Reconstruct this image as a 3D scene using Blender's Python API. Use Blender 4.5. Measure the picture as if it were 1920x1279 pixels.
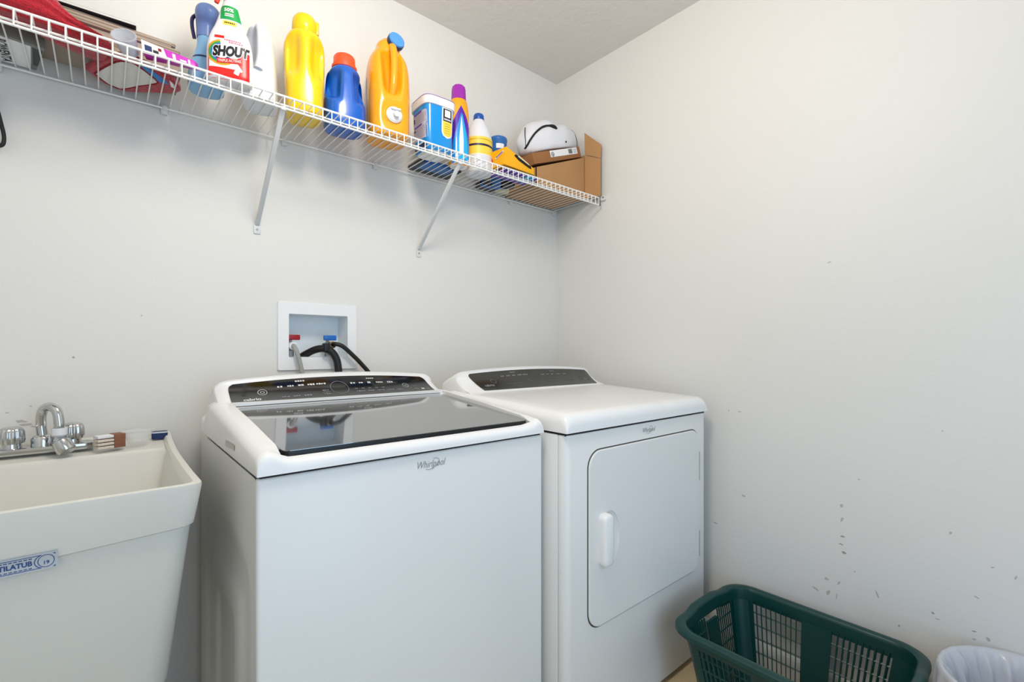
import bpy, bmesh, math, random
from mathutils import Vector, Matrix
random.seed(7)
R = math.radians
scene = bpy.context.scene
for o in list(bpy.data.objects):
    bpy.data.objects.remove(o, do_unlink=True)
COL = scene.collection

# ------------------------------------------------------------------ camera
cam = bpy.data.cameras.new('camera')
cam.sensor_width = 36.0
cam.sensor_fit = 'HORIZONTAL'
cam.lens = 894.56 / 1920 * 36.0
cam.shift_y = (656.53 - 639.5) / 1920
cam.clip_start = 0.02
camo = bpy.data.objects.new('camera', cam)
camo.location = (-1.7328, -1.6839, 1.097)
camo.rotation_euler = (R(90), 0, R(-40.475))
COL.objects.link(camo)
scene.camera = camo

# ------------------------------------------------------------------ world, lights, exposure
scene.view_settings.view_transform = 'Standard'
scene.view_settings.look = 'None'
scene.view_settings.gamma = 1.0
scene.view_settings.exposure = 0.36
scene.view_settings.use_curve_mapping = False
world = bpy.data.worlds.new('daylight')
scene.world = world
world.use_nodes = True
world.node_tree.nodes['Background'].inputs[0].default_value = (0.75, 0.86, 1.0, 1)
world.node_tree.nodes['Background'].inputs[1].default_value = 0.35


def area_light(name, loc, rot, size, size_y, power, color, shape='RECTANGLE'):
    l = bpy.data.lights.new(name, 'AREA')
    l.shape = shape
    l.size = size
    l.size_y = size_y
    l.energy = power
    l.color = color
    o = bpy.data.objects.new(name, l)
    o.location = loc
    o.rotation_euler = rot
    COL.objects.link(o)
    return o


# daylight that comes in through the open doorway behind the camera
area_light('doorway_daylight', (-1.25, -2.66, 1.06), (R(90), 0, 0), 0.96, 2.0, 13, (0.44, 0.69, 1.0))
# the room's ceiling fixture (its base and rim are built further down): a bare globe that also lights the ceiling
gl = bpy.data.lights.new('ceiling_lamp_light', 'POINT')
gl.energy = 24
gl.color = (1.0, 0.935, 0.85)
gl.shadow_soft_size = 0.14
glo = bpy.data.objects.new('ceiling_lamp_light', gl)
glo.location = (-1.32, -1.06, 2.22)
COL.objects.link(glo)


# ------------------------------------------------------------------ materials
def lin(c):
    if isinstance(c, str):
        c = [int(c[i:i + 2], 16) / 255 for i in (0, 2, 4)]
    return tuple((v / 12.92 if v <= 0.04045 else ((v + 0.055) / 1.055) ** 2.4) for v in c) + (1.0,)


MATS = {}


def mat(name, color, rough=0.5, metal=0.0, spec=0.5, var=0.0, vscale=8.0, bump=0.0, bscale=60.0, coat=0.0,
        trans=0.0, ior=1.45, alpha=1.0, sss=0.0, stretch=None, sheen=0.0, bdetail=4.0):
    """Principled material; var = value variation by noise, bump = relief by noise (both in object space)."""
    if name in MATS:
        return MATS[name]
    m = bpy.data.materials.new(name)
    m.use_nodes = True
    nt = m.node_tree
    b = nt.nodes['Principled BSDF']
    c = lin(color)
    b.inputs['Base Color'].default_value = c
    b.inputs['Roughness'].default_value = rough
    b.inputs['Metallic'].default_value = metal
    b.inputs['Specular IOR Level'].default_value = spec
    b.inputs['IOR'].default_value = ior
    b.inputs['Coat Weight'].default_value = coat
    b.inputs['Coat Roughness'].default_value = 0.08
    b.inputs['Transmission Weight'].default_value = trans
    b.inputs['Alpha'].default_value = alpha
    b.inputs['Sheen Weight'].default_value = sheen
    if sss:
        b.inputs['Subsurface Weight'].default_value = sss
        b.inputs['Subsurface Radius'].default_value = (0.01, 0.008, 0.006)
    tc = nt.nodes.new('ShaderNodeTexCoord')
    mp = nt.nodes.new('ShaderNodeMapping')
    nt.links.new(tc.outputs['Object'], mp.inputs['Vector'])
    if stretch:
        mp.inputs['Scale'].default_value = stretch
    n = nt.nodes.new('ShaderNodeTexNoise')
    n.inputs['Scale'].default_value = vscale
    n.inputs['Detail'].default_value = 3
    nt.links.new(mp.outputs[0], n.inputs['Vector'])
    if var:
        r = nt.nodes.new('ShaderNodeMapRange')
        r.inputs['From Min'].default_value = 0.25
        r.inputs['From Max'].default_value = 0.75
        r.inputs['To Min'].default_value = 1 - var
        r.inputs['To Max'].default_value = 1 + var
        nt.links.new(n.outputs['Fac'], r.inputs['Value'])
        h = nt.nodes.new('ShaderNodeHueSaturation')
        h.inputs['Color'].default_value = c
        nt.links.new(r.outputs[0], h.inputs['Value'])
        nt.links.new(h.outputs[0], b.inputs['Base Color'])
    if bump:
        n2 = nt.nodes.new('ShaderNodeTexNoise')
        n2.inputs['Scale'].default_value = bscale
        n2.inputs['Detail'].default_value = bdetail
        nt.links.new(mp.outputs[0], n2.inputs['Vector'])
        bp = nt.nodes.new('ShaderNodeBump')
        bp.inputs['Strength'].default_value = bump
        bp.inputs['Distance'].default_value = 0.004
        nt.links.new(n2.outputs['Fac'], bp.inputs['Height'])
        nt.links.new(bp.outputs[0], b.inputs['Normal'])
    MATS[name] = m
    return m


M = dict(
    wall=mat('painted_drywall', 'E3E1DC', 0.55, var=0.012, vscale=2.0, bump=0.10, bscale=90),
    ceil=mat('textured_ceiling', 'E4DFD9', 0.85, var=0.015, vscale=6, bump=0.55, bscale=38),
    floor=mat('beige_vinyl_floor', 'D2BC98', 0.4, var=0.10, vscale=14, bump=0.05),
    trim=mat('white_trim', 'E8E6E1', 0.35),
    enamel=mat('white_enamel', 'E6E6E3', 0.34, spec=0.5, var=0.005),
    wplastic=mat('white_gloss_plastic', 'EFEFEE', 0.24),
    black=mat('black_gap', '060606', 0.6),
    glass=mat('black_lid_glass', '3A3B39', 0.03, spec=0.9, ior=2.0, coat=1.0),
    panel=mat('black_panel_glass', '0B0C0C', 0.10, spec=0.6, coat=0.8),
    gpanel=mat('grey_panel_glass', '2A2A26', 0.16, spec=0.5, coat=0.5),
    print=mat('panel_print', 'D8DADA', 0.5),
    dimprint=mat('dim_panel_print', '83868A', 0.5),
    silver=mat('silver_print', 'A6A8A8', 0.35, metal=0.6),
    chrome=mat('chrome', 'C9CBCC', 0.09, metal=1.0),
    brass=mat('brass', 'B59A6E', 0.3, metal=1.0),
    wire=mat('white_vinyl_wire', 'F1F0EC', 0.32),
    brace=mat('white_painted_steel', 'DCDCDA', 0.4),
    tub=mat('cream_moulded_tub', 'DEDDD4', 0.38, var=0.02, vscale=5, bump=0.03),
    teal=mat('dark_teal_plastic', '0A3C39', 0.34, var=0.06, vscale=20, spec=0.5),
    bag=mat('thin_white_plastic_bag', 'DADCE2', 0.22, alpha=0.66, spec=0.7),
    yellow=mat('yellow_bottle_plastic', 'F2C90C', 0.24, sss=0.1, coat=0.2),
    orange=mat('orange_bottle_plastic', 'F5A20E', 0.22, coat=0.3),
    blue=mat('deep_blue_bottle_plastic', '0A5BBE', 0.22, coat=0.3),
    redcap=mat('orange_red_cap', 'F2552B', 0.32),
    bluecap=mat('light_blue_cap', '4E93D9', 0.3),
    navy=mat('navy_plastic', '17305F', 0.4),
    tubblue=mat('bright_blue_tub', '0E8FDD', 0.22, coat=0.3),
    white=mat('white_plastic', 'E9EAEC', 0.3),
    jug=mat('white_translucent_jug', 'E2E4EA', 0.3, sss=0.2),
    sky=mat('sky_blue_bottle', '7FB4DC', 0.28, coat=0.2),
    purple=mat('purple_plastic', '9A27A6', 0.3),
    violet=mat('violet_print', '5B1FA8', 0.3),
    cyan=mat('cyan_print', '27B2E8', 0.28),
    gold=mat('amber_plastic', 'F0A514', 0.25, coat=0.2),
    labelw=mat('white_label', 'EDEDEE', 0.4),
    greyl=mat('grey_info_label', 'BEBDD0', 0.45),
    labely=mat('yellow_label', 'F2D44B', 0.4),
    red=mat('red_label', 'E5231F', 0.3),
    green=mat('green_label', '0E9A48', 0.35),
    ink=mat('black_ink', '0D0F18', 0.4),
    card=mat('corrugated_cardboard', 'B5885A', 0.8, var=0.05, vscale=9),
    cardedge=mat('cut_cardboard_edge', '94806C', 0.85),
    cardg=mat('grey_brown_cardboard', 'A99A8C', 0.85, var=0.05, vscale=9),
    cloth=mat('red_terry_cloth', 'B01226', 0.95, var=0.25, vscale=120, bump=0.9, bscale=260, sheen=0.4),
    redtrim=mat('dark_red_trim', '8C0E1C', 0.9, bump=0.4, bscale=200),
    pad=mat('white_pad_fabric', 'DAD9D2', 0.85, bump=0.2, bscale=150),
    clear=mat('clear_plastic', 'F2F5F7', 0.12, alpha=0.16, spec=0.6),
    rubber=mat('black_rubber', '131313', 0.38),
    braid=mat('grey_braided_hose', 'A3A39F', 0.45, metal=0.3, bump=0.4, bscale=300),
    redv=mat('red_valve', '9E1420', 0.35),
    bluev=mat('blue_valve', '1D6BC0', 0.35),
    wood=mat('brown_wood', '8A5A45', 0.6, var=0.15, vscale=20, stretch=(1, 6, 6)),
    bristle=mat('cream_bristle', 'E2D6C4', 0.8, bump=0.5, bscale=300),
    boxr=mat('recess_plastic', 'EAF0F2', 0.35),
    scuff=mat('wall_scuff', 'BCB9B3', 0.8),
    scuffd=mat('wall_chip', 'A39E96', 0.8),
    labelblue=mat('blue_label_ink', '2F4E8A', 0.5),
    pink=mat('magenta_print', 'C02BB4', 0.35),
    bagw=mat('white_padded_fabric', 'E4E5EA', 0.6, bump=0.15, bscale=12),
    strap=mat('black_strap', '101012', 0.5),
    teald=mat('blue_cap_plastic', '2F6CB0', 0.35),
    cream=mat('pale_cream_plastic', 'DBD3B4', 0.5),
    sheen=mat('lamp_glass', 'F4F1EA', 0.4),
    underc=mat('dark_grey_packet', '3A3C3E', 0.5),
    tealprint=mat('teal_packet_print', '1177C4', 0.4),
    spray=mat('orange_red_trigger', 'E8381C', 0.35),
)


# ------------------------------------------------------------------ geometry toolkit
def tag(o, label=None, cat=None, group=None, kind=None):
    if label: o['label'] = label
    if cat: o['category'] = cat
    if group: o['group'] = group
    if kind: o['kind'] = kind
    return o


def thing(name, label, cat, loc=(0, 0, 0), rz=0.0, group=None, rot=None):
    o = bpy.data.objects.new(name, None)
    o.empty_display_size = 0.05
    o.location = loc
    o.rotation_euler = rot if rot else (0, 0, rz)
    COL.objects.link(o)
    return tag(o, label, cat, group)


def smoothstep(a, b, x):
    t = max(0.0, min(1.0, (x - a) / (b - a)))
    return t * t * (3 - 2 * t)


def lerp(a, b, t):
    return a + (b - a) * t


def catmull(pts, n=8):
    pts = [Vector(p) for p in pts]
    out = []
    for i in range(len(pts) - 1):
        p0 = pts[max(i - 1, 0)]; p1 = pts[i]; p2 = pts[i + 1]; p3 = pts[min(i + 2, len(pts) - 1)]
        for k in range(n):
            t = k / n
            out.append(0.5 * ((2 * p1) + (p2 - p0) * t + (2 * p0 - 5 * p1 + 4 * p2 - p3) * t * t + (3 * p1 - p0 - 3 * p2 + p3) * t ** 3))
    out.append(pts[-1])
    return out


def rrect(hw, hd, r, n=6, cx=0, cy=0):
    out = []
    for sx, sy, a0 in ((1, 1, 0), (-1, 1, 90), (-1, -1, 180), (1, -1, 270)):
        for k in range(n + 1):
            a = R(a0 + 90 * k / n)
            out.append((cx + sx * (hw - r) + r * math.cos(a), cy + sy * (hd - r) + r * math.sin(a)))
    return out


def sellipse(hw, hd, e, n=48):
    out = []
    for k in range(n):
        a = 2 * math.pi * k / n
        c, s = math.cos(a), math.sin(a)
        out.append((hw * math.copysign(abs(c) ** (2 / e), c), hd * math.copysign(abs(s) ** (2 / e), s)))
    return out


PRINT = {'panel_print', 'small_print', 'label_print', 'badge_print', 'label_stripe', 'barcode', 'label_border'}   # marks too small to pick apart


class B:
    def __init__(self):
        self.v = []; self.f = []

    def add(self, vs, fs):
        k = len(self.v)
        self.v += [tuple(p) for p in vs]
        self.f += [tuple(i + k for i in f) for f in fs]
        return self

    def box(self, x0, x1, y0, y1, z0, z1):
        return self.add([(x0, y0, z0), (x1, y0, z0), (x1, y1, z0), (x0, y1, z0), (x0, y0, z1), (x1, y0, z1), (x1, y1, z1), (x0, y1, z1)],
                        [(0, 3, 2, 1), (4, 5, 6, 7), (0, 1, 5, 4), (1, 2, 6, 5), (2, 3, 7, 6), (3, 0, 4, 7)])

    def hexa(self, p):
        return self.add(p, [(0, 3, 2, 1), (4, 5, 6, 7), (0, 1, 5, 4), (1, 2, 6, 5), (2, 3, 7, 6), (3, 0, 4, 7)])

    def rings(self, rings, cap0=True, cap1=True, closed=True):
        n = len(rings[0]); vs = []; fs = []
        for r in rings: vs += list(r)
        for i in range(len(rings) - 1):
            for j in range(n if closed else n - 1):
                k = (j + 1) % n
                fs.append((i * n + j, i * n + k, (i + 1) * n + k, (i + 1) * n + j))
        if closed and cap0: fs.append(tuple(range(n - 1, -1, -1)))
        if closed and cap1: fs.append(tuple((len(rings) - 1) * n + j for j in range(n)))
        return self.add(vs, fs)

    def tube(self, path, r, n=8, closed=False):
        path = [Vector(p) for p in path]
        rs = r if isinstance(r, (list, tuple)) else [r] * len(path)
        m = len(path)
        t0 = (path[1] - path[0]).normalized()
        ref = Vector((0, 0, 1)) if abs(t0.z) < 0.9 else Vector((1, 0, 0))
        nrm = t0.cross(ref).normalized()
        rings = []
        for i in range(m):
            if closed:
                t = (path[(i + 1) % m] - path[i - 1]).normalized()
            else:
                t = (path[min(i + 1, m - 1)] - path[max(i - 1, 0)]).normalized()
            nrm = (nrm - t * nrm.dot(t)).normalized()
            b = t.cross(nrm)
            rings.append([path[i] + (nrm * math.cos(2 * math.pi * k / n) + b * math.sin(2 * math.pi * k / n)) * rs[i] for k in range(n)])
        if closed:
            rings.append(rings[0])
            return self.rings(rings, False, False)
        return self.rings(rings)

    def lathe(self, prof, n=32, cx=0, cy=0):
        return self.rings([[(cx + r * math.cos(2 * math.pi * k / n), cy + r * math.sin(2 * math.pi * k / n), z) for k in range(n)] for r, z in prof])

    def prism(self, poly, lo, hi, axis='z'):
        def mk(a, b, h):
            return {'z': (a, b, h), 'y': (a, h, b), 'x': (h, a, b)}[axis]
        return self.rings([[mk(a, b, lo) for a, b in poly], [mk(a, b, hi) for a, b in poly]])

    def grid(self, fn, us, vs, thick=None):
        nu, nv = len(us), len(vs)
        k = [fn(u, v) for v in vs for u in us]
        fs = [(j * nu + i, j * nu + i + 1, (j + 1) * nu + i + 1, (j + 1) * nu + i) for j in range(nv - 1) for i in range(nu - 1)]
        return self.add(k, fs)

    def xf(self, mtx):
        self.v = [tuple(mtx @ Vector(p)) for p in self.v]
        return self

    def build(self, name, material, parent=None, smooth=True, angle=35, bevel=0.0, seg=2, world=False, recalc=True, sub=0):
        """world=True: the vertices are in world space although the parent has a place of its own."""
        vs = self.v
        if world and parent is not None:
            inv = (Matrix.Translation(parent.location) @ parent.rotation_euler.to_matrix().to_4x4()).inverted()
            vs = [inv @ Vector(p) for p in vs]
        me = bpy.data.meshes.new(name)
        bm = bmesh.new()
        bv = [bm.verts.new(p) for p in vs]
        for f in self.f:
            try:
                bm.faces.new([bv[i] for i in f])
            except ValueError:
                pass
        bmesh.ops.remove_doubles(bm, verts=bm.verts, dist=1e-6)
        if recalc:
            bmesh.ops.recalc_face_normals(bm, faces=bm.faces)
        if bevel:
            es = [e for e in bm.edges if len(e.link_faces) == 2 and e.calc_face_angle(0) > R(28)]
            bmesh.ops.bevel(bm, geom=es, offset=bevel, segments=seg, profile=0.5, affect='EDGES', clamp_overlap=True)
        if smooth:
            for f in bm.faces: f.smooth = True
        bm.to_mesh(me); bm.free()
        if smooth and angle < 180:
            me.set_sharp_from_angle(angle=R(angle))
        me.materials.append(material)
        o = bpy.data.objects.new(name, me)
        COL.objects.link(o)
        if name in PRINT: o['kind'] = 'stuff'
        if parent is not None:
            o.parent = parent
        return o


def text_geo(s, size, shear=0.0, bold=0.0, spacing=1.0):
    """flat outline of a word, centred on the origin of the xy plane: (verts, faces)"""
    cu = bpy.data.curves.new('word', 'FONT')
    cu.body = s; cu.size = size; cu.shear = shear; cu.align_x = 'CENTER'; cu.align_y = 'CENTER'
    cu.resolution_u = 3; cu.offset = bold; cu.space_character = spacing
    ob = bpy.data.objects.new('word', cu)
    COL.objects.link(ob)
    dg = bpy.context.evaluated_depsgraph_get()
    me = ob.evaluated_get(dg).to_mesh()
    vs = [tuple(v.co) for v in me.vertices]; fs = [tuple(p.vertices) for p in me.polygons]
    ob.evaluated_get(dg).to_mesh_clear()
    bpy.data.objects.remove(ob); bpy.data.curves.remove(cu)
    return vs, fs


def lettering(name, s, size, fn, material, parent, shear=0.0, bold=0.0, sx=1.0, rot=0.0, spacing=1.0):
    """print a word on a surface: fn(a, b) gives the point for local coordinates a (right), b (up)"""
    vs, fs = text_geo(s, size, shear, bold, spacing)
    c, q = math.cos(rot), math.sin(rot)
    b = B().add([fn(x * sx * c - y * q, x * sx * q + y * c) for x, y, z in vs], fs)
    return b.build(name, material, parent, smooth=False, recalc=False)


def ring2(fn, ca, cb, ra, rb, w, n=28, a0=0, a1=360):
    vs = []; fs = []
    m = n if a1 - a0 >= 360 else n + 1
    for k in range(m):
        t = R(a0 + (a1 - a0) * k / n)
        vs.append(fn(ca + ra * math.cos(t), cb + rb * math.sin(t)))
        vs.append(fn(ca + (ra - w) * math.cos(t), cb + (rb - w) * math.sin(t)))
    for k in range(n):
        a = k; c = (k + 1) % m
        fs.append((2 * a, 2 * c, 2 * c + 1, 2 * a + 1))
    return vs, fs


class Loft:
    """a bottle: superellipse sections (z, half width, half depth, exponent, x offset, y offset)"""
    def __init__(self, sec):
        self.s = [tuple(q) + (0.0,) * (6 - len(q)) for q in sec]

    def at(self, z):
        s = self.s
        if z <= s[0][0]: return s[0]
        for a, b in zip(s, s[1:]):
            if z <= b[0]:
                t = (z - a[0]) / max(1e-9, b[0] - a[0])
                return tuple(lerp(p, q, t) for p, q in zip(a, b))
        return s[-1]

    def smooth(self, n=5):
        pts = self.s
        out = []
        for i in range(len(pts) - 1):
            p0 = pts[max(i - 1, 0)]; p1 = pts[i]; p2 = pts[i + 1]; p3 = pts[min(i + 2, len(pts) - 1)]
            for k in range(n):
                t = k / n
                q = []
                for c in range(6):
                    if c == 0:
                        q.append(lerp(p1[0], p2[0], t)); continue
                    d1 = (p2[c] - p0[c]) / max(1e-9, p2[0] - p0[0]) * (p2[0] - p1[0])
                    d2 = (p3[c] - p1[c]) / max(1e-9, p3[0] - p1[0]) * (p2[0] - p1[0])
                    h = lerp(p1[c], p2[c], t) if p1[c] == p2[c] else (
                        (2 * t ** 3 - 3 * t * t + 1) * p1[c] + (t ** 3 - 2 * t * t + t) * d1 + (-2 * t ** 3 + 3 * t * t) * p2[c] + (t ** 3 - t * t) * d2)
                    q.append(h)
                out.append(tuple(q))
        out.append(pts[-1])
        self.s = out
        return self

    def mesh(self, n=48, disp=None):
        rings = []
        for q in self.s:
            ring = []
            for x, y in sellipse(q[1], q[2], q[3], n):
                p = (x + q[4], y + q[5], q[0])
                ring.append(disp(*p) if disp else p)
            rings.append(ring)
        return B().rings(rings)

    def front(self, x, z, off=0.0006):
        q = self.at(z)
        t = min(0.999, abs((x - q[4]) / q[1]))
        return (x, q[5] - q[2] * (1 - t ** q[3]) ** (1 / q[3]) - off, z)

    def side(self, y, z, sgn=-1, off=0.0006):
        q = self.at(z)
        t = min(0.999, abs((y - q[5]) / q[2]))
        return (q[4] + sgn * (q[1] * (1 - t ** q[3]) ** (1 / q[3]) + off), y, z)


def patch(fn, poly_or_range, name, material, parent, na=10, nb=8):
    """thin label on a surface: range (a0, a1, b0, b1) or function pair (b0, b1, left(b), right(b))"""
    if len(poly_or_range) == 4 and not callable(poly_or_range[2]):
        a0, a1, b0, b1 = poly_or_range
        lf, rf = (lambda b: a0), (lambda b: a1)
    else:
        b0, b1, lf, rf = poly_or_range
    bl = B()
    bl.grid(lambda u, v: fn(lerp(lf(lerp(b0, b1, v)), rf(lerp(b0, b1, v)), u), lerp(b0, b1, v)),
            [i / na for i in range(na + 1)], [i / nb for i in range(nb + 1)])
    return bl.build(name, material, parent, recalc=False)


def boolean(o, cutter, op='DIFFERENCE', angle=14):
    md = o.modifiers.new('cut', 'BOOLEAN')
    md.object = cutter; md.operation = op; md.solver = 'EXACT'
    dg = bpy.context.evaluated_depsgraph_get()
    me = bpy.data.meshes.new_from_object(o.evaluated_get(dg))
    o.modifiers.clear()
    old = o.data
    o.data = me
    bpy.data.meshes.remove(old)
    cm = cutter.data
    bpy.data.objects.remove(cutter); bpy.data.meshes.remove(cm)
    for p in o.data.polygons: p.use_smooth = True
    o.data.set_sharp_from_angle(angle=R(angle))
    return o


# ------------------------------------------------------------------ the room
XL, YF, H = -2.42, -2.62, 2.4361      # left wall, wall behind the camera, ceiling
HX0, HX1, HZ0, HZ1 = -1.2715, -1.0725, 1.0725, 1.2185    # hole for the washing machine outlet box


def struct(o):
    return tag(o, kind='structure')


T = 0.10
b = B()
for x0, x1, z0, z1 in ((XL - T, HX0, 0, H), (HX1, 0, 0, H), (HX0, HX1, 0, HZ0), (HX0, HX1, HZ1, H)):
    b.box(x0, x1, 0, T, z0, z1)
wall_back = struct(b.build('wall_back', M['wall'], smooth=False))
wall_right = struct(B().box(0, T, YF - T, T, 0, H).build('wall_right', M['wall'], smooth=False))
struct(B().box(XL - T, XL, YF - T, 0, 0, H).build('wall_left', M['wall'], smooth=False))
b = B()
b.box(XL, -1.75, YF - T, YF, 0, H).box(-0.75, 0, YF - T, YF, 0, H).box(-1.75, -0.75, YF - T, YF, 2.08, H)
struct(b.build('wall_front', M['wall'], smooth=False))
b = B()
for x0, x1, z0, z1 in ((-1.82, -1.75, 0, 2.15), (-0.75, -0.68, 0, 2.15), (-1.75, -0.75, 2.08, 2.15)):
    b.box(x0, x1, YF, YF + 0.018, z0, z1)
struct(b.build('trim_1', M['trim'], smooth=False))
struct(B().box(XL - T, T, YF - T, T, H, H + 0.08).build('ceiling', M['ceil'], smooth=False))
floor = struct(B().box(XL - T, T, YF - T, T, -0.06, 0).build('floor', M['floor'], smooth=False))
prof = [(0, 0), (0.014, 0), (0.014, 0.06), (0.010, 0.075), (0.006, 0.082), (0, 0.085)]
struct(B().rings([[(-d, y, z) for d, z in prof] for y in (YF, 0)]).build('baseboard_right', M['trim'], smooth=False))
struct(B().rings([[(x, -d, z) for d, z in prof] for x in (XL, -0.014)]).build('baseboard_back', M['trim'], smooth=False))


def blob(fn, r1, r2, rot, seed, n=9):
    rr = random.Random(seed)
    c, s = math.cos(rot), math.sin(rot)
    pts = []
    for k in range(n):
        a = 2 * math.pi * k / n
        q = rr.uniform(0.6, 1.15)
        x, y = r1 * q * math.cos(a), r2 * q * math.sin(a)
        pts.append(fn(x * c - y * s, x * s + y * c))
    return B().add(pts, [tuple(range(n))])


# scuffs and chipped paint
SC = [(-0.822, 0.452, .010, .002, 1), (-0.926, 0.577, .008, .004, 0), (-1.223, 0.616, .004, .007, 0), (-1.224, 0.573, .004, .009, 0),
      (-1.226, 0.522, .008, .003, 1), (-1.222, 0.496, .006, .002, 1), (-1.229, 0.473, .007, .0045, 1), (-1.268, 0.706, .004, .003, 0),
      (-1.216, 0.374, .003, .008, 0), (-1.183, 0.375, .007, .005, 0), (-1.153, 0.332, .010, .004, 0), (-1.187, 0.333, .005, .010, 0),
      (-1.21, 0.331, .002, .010, 0), (-1.313, 0.375, .003, .013, 0), (-1.257, 0.424, .002, .002, 1), (-1.437, 0.374, .004, .003, 1),
      (-1.447, 0.361, .007, .002, 0), (-1.364, 0.306, .003, .003, 1), (-1.519, 0.36, .006, .002, 1), (-1.519, 0.339, .004, .003, 0),
      (-1.545, 0.351, .004, .005, 0), (-1.524, 0.451, .007, .002, 0), (-1.553, 0.539, .004, .0015, 1), (-1.594, 0.527, .002, .007, 0),
      (-1.473, 0.604, .003, .005, 0), (-0.872, 0.876, .003, .003, 0), (-0.912, 0.876, .007, .002, 0), (-1.19, 1.373, .006, .002, 0), (-1.457, 0.877, .003, .002, 0)]
for i, (y, z, r1, r2, dk) in enumerate(SC):
    blob(lambda a, c: (-0.0004, y - a, z + c), r1, r2, R(random.uniform(-30, 30)), i).build('scuff_mark', M['scuffd' if dk else 'scuff'], wall_right, smooth=False)
for i, (x, z, r1, r2) in enumerate([(-1.795, 1.078, .003, .003), (-1.914, 0.944, .004, .0015), (-1.89, 0.921, .010, .004), (-1.882, 0.912, .012, .003), (-1.873, 0.957, .003, .0015),
                                    (-1.866, 0.905, .008, .002), (-1.655, 1.193, .0015, .003)]):
    blob(lambda a, c: (x + a, -0.0004, z + c), r1, r2, R(random.uniform(-20, 20)), 50 + i).build('scuff_mark', M['scuffd' if i == 0 else 'scuff'], wall_back, smooth=False)

# ceiling fixture, above and behind what the camera sees
lamp = thing('ceiling_lamp', 'white round flush ceiling lamp in the middle of the room', 'lamp', (-1.32, -1.06, H))
B().lathe([(0.001, 0), (0.19, 0), (0.19, -0.03), (0.18, -0.035), (0.001, -0.035)]).build('lamp_base', M['trim'], lamp)
B().lathe([(0.18, -0.036), (0.172, -0.06), (0.165, -0.060), (0.172, -0.036)]).build('lamp_rim', M['sheen'], lamp)

# ------------------------------------------------------------------ washer
WX0, WX1, WYF, WYB = -1.5292, -0.8302, -0.7524, -0.115
WC = (WX0 + WX1) / 2
washer = thing('washing_machine', 'white top-loading washing machine with black glass lid, between the sink and the dryer', 'washer', (WC, -0.43, 0))
B().box(WX0 + 0.014, WX1 - 0.001, WYF + 0.010, WYB, 0.03, 0.867).build('cabinet', M['enamel'], washer, bevel=0.003, world=True)
B().box(WX0, WX1, WYF, WYF + 0.020, 0.025, 0.8675).build('front_panel', M['enamel'], washer, bevel=0.006, seg=3, world=True)


def side_fn(y, z):
    a = smoothstep(-0.70, -0.66, y) * (1 - smoothstep(-0.22, -0.18, y))
    top = 0.745 - 0.9 * (y + 0.44) ** 2
    zz = 1 - smoothstep(top - 0.06, top, z)
    bb = smoothstep(-0.63, -0.585, y) * (1 - smoothstep(-0.29, -0.245, y)) * (1 - smoothstep(top - 0.15, top - 0.09, z))
    cc = smoothstep(-0.555, -0.53, y) * (1 - smoothstep(-0.36, -0.335, y)) * (1 - smoothstep(top - 0.24, top - 0.18, z))
    return (WX0 + 0.0005 + 0.009 * a * zz - 0.008 * bb + 0.008 * cc, y, z)


b = B().grid(side_fn, [lerp(WYF + 0.013, WYB - 0.001, i / 70) for i in range(71)], [lerp(0.03, 0.867, i / 50) for i in range(51)])
b.build('side_panel', M['enamel'], washer, world=True, angle=60)
B().box(WX0 + 0.006, WX1 - 0.004, WYF + 0.005, WYB - 0.005, 0.865, 0.876).build('seam', M['black'], washer, smooth=False, world=True)
for x in (WX0 + 0.05, WX1 - 0.05):
    for y in (WYF + 0.05, WYB - 0.05):
        B().lathe([(0.02, 0), (0.022, 0.01), (0.012, 0.014), (0.012, 0.04)], 14, x, y).build('foot', M['rubber'], washer, world=True)

LX0, LX1, LY0, LY1 = -1.482, -0.868, -0.737, -0.309


def lidz(y): return 0.909 + (y + 0.737) * 0.095


def rise(d, r):
    if d >= r: return 0.0
    return r - math.sqrt(max(0.0, r * r - (r - d) ** 2))


def edge_samples(a, b, r, extra=()):
    s = [0, 0.04, 0.12, 0.25, 0.45, 0.7, 1.0]
    out = [a + r * k for k in s] + [b - r * k for k in s] + list(extra)
    n = 14
    out += [lerp(a + r, b - r, i / n) for i in range(1, n)]
    return sorted(set(round(v, 5) for v in out))


def field(x0, x1, y0, y1, zb, h, xs, ys, rx, ry0, ry1):
    """solid with a shaped top and rounded top edges"""
    def top(x, y):
        d = h(x, y)
        d -= rise(min(x - x0, x1 - x), rx)
        d -= rise(y - y0, ry0)
        d -= rise(y1 - y, ry1)
        return max(d, zb + 0.002)
    b = B()
    b.grid(lambda x, y: (x, y, top(x, y)), xs, ys)
    loop = [(x, ys[0]) for x in xs] + [(xs[-1], y) for y in ys[1:]] + [(x, ys[-1]) for x in xs[-2::-1]] + [(xs[0], y) for y in ys[-2:0:-1]]
    b.rings([[(x, y, zb) for x, y in loop], [(x, y, top(x, y)) for x, y in loop]], True, False)
    return b


def cover_h(x, y):
    z = lidz(min(max(y, -0.75), -0.29)) + 0.006
    inx = smoothstep(LX0 - 0.03, LX0 + 0.012, x) * (1 - smoothstep(LX1 - 0.012, LX1 + 0.03, x))
    z -= 0.016 * (1 - smoothstep(-0.745, -0.70, y)) * inx
    z += 0.004 * smoothstep(-0.70, -0.5, y)
    if LX0 - 0.004 < x < LX1 + 0.004 and LY0 - 0.003 < y < -0.300:
        z -= 0.022
    if y > -0.22:
        z -= 0.040 * smoothstep(-0.22, -0.17, y)
    return z


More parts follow.
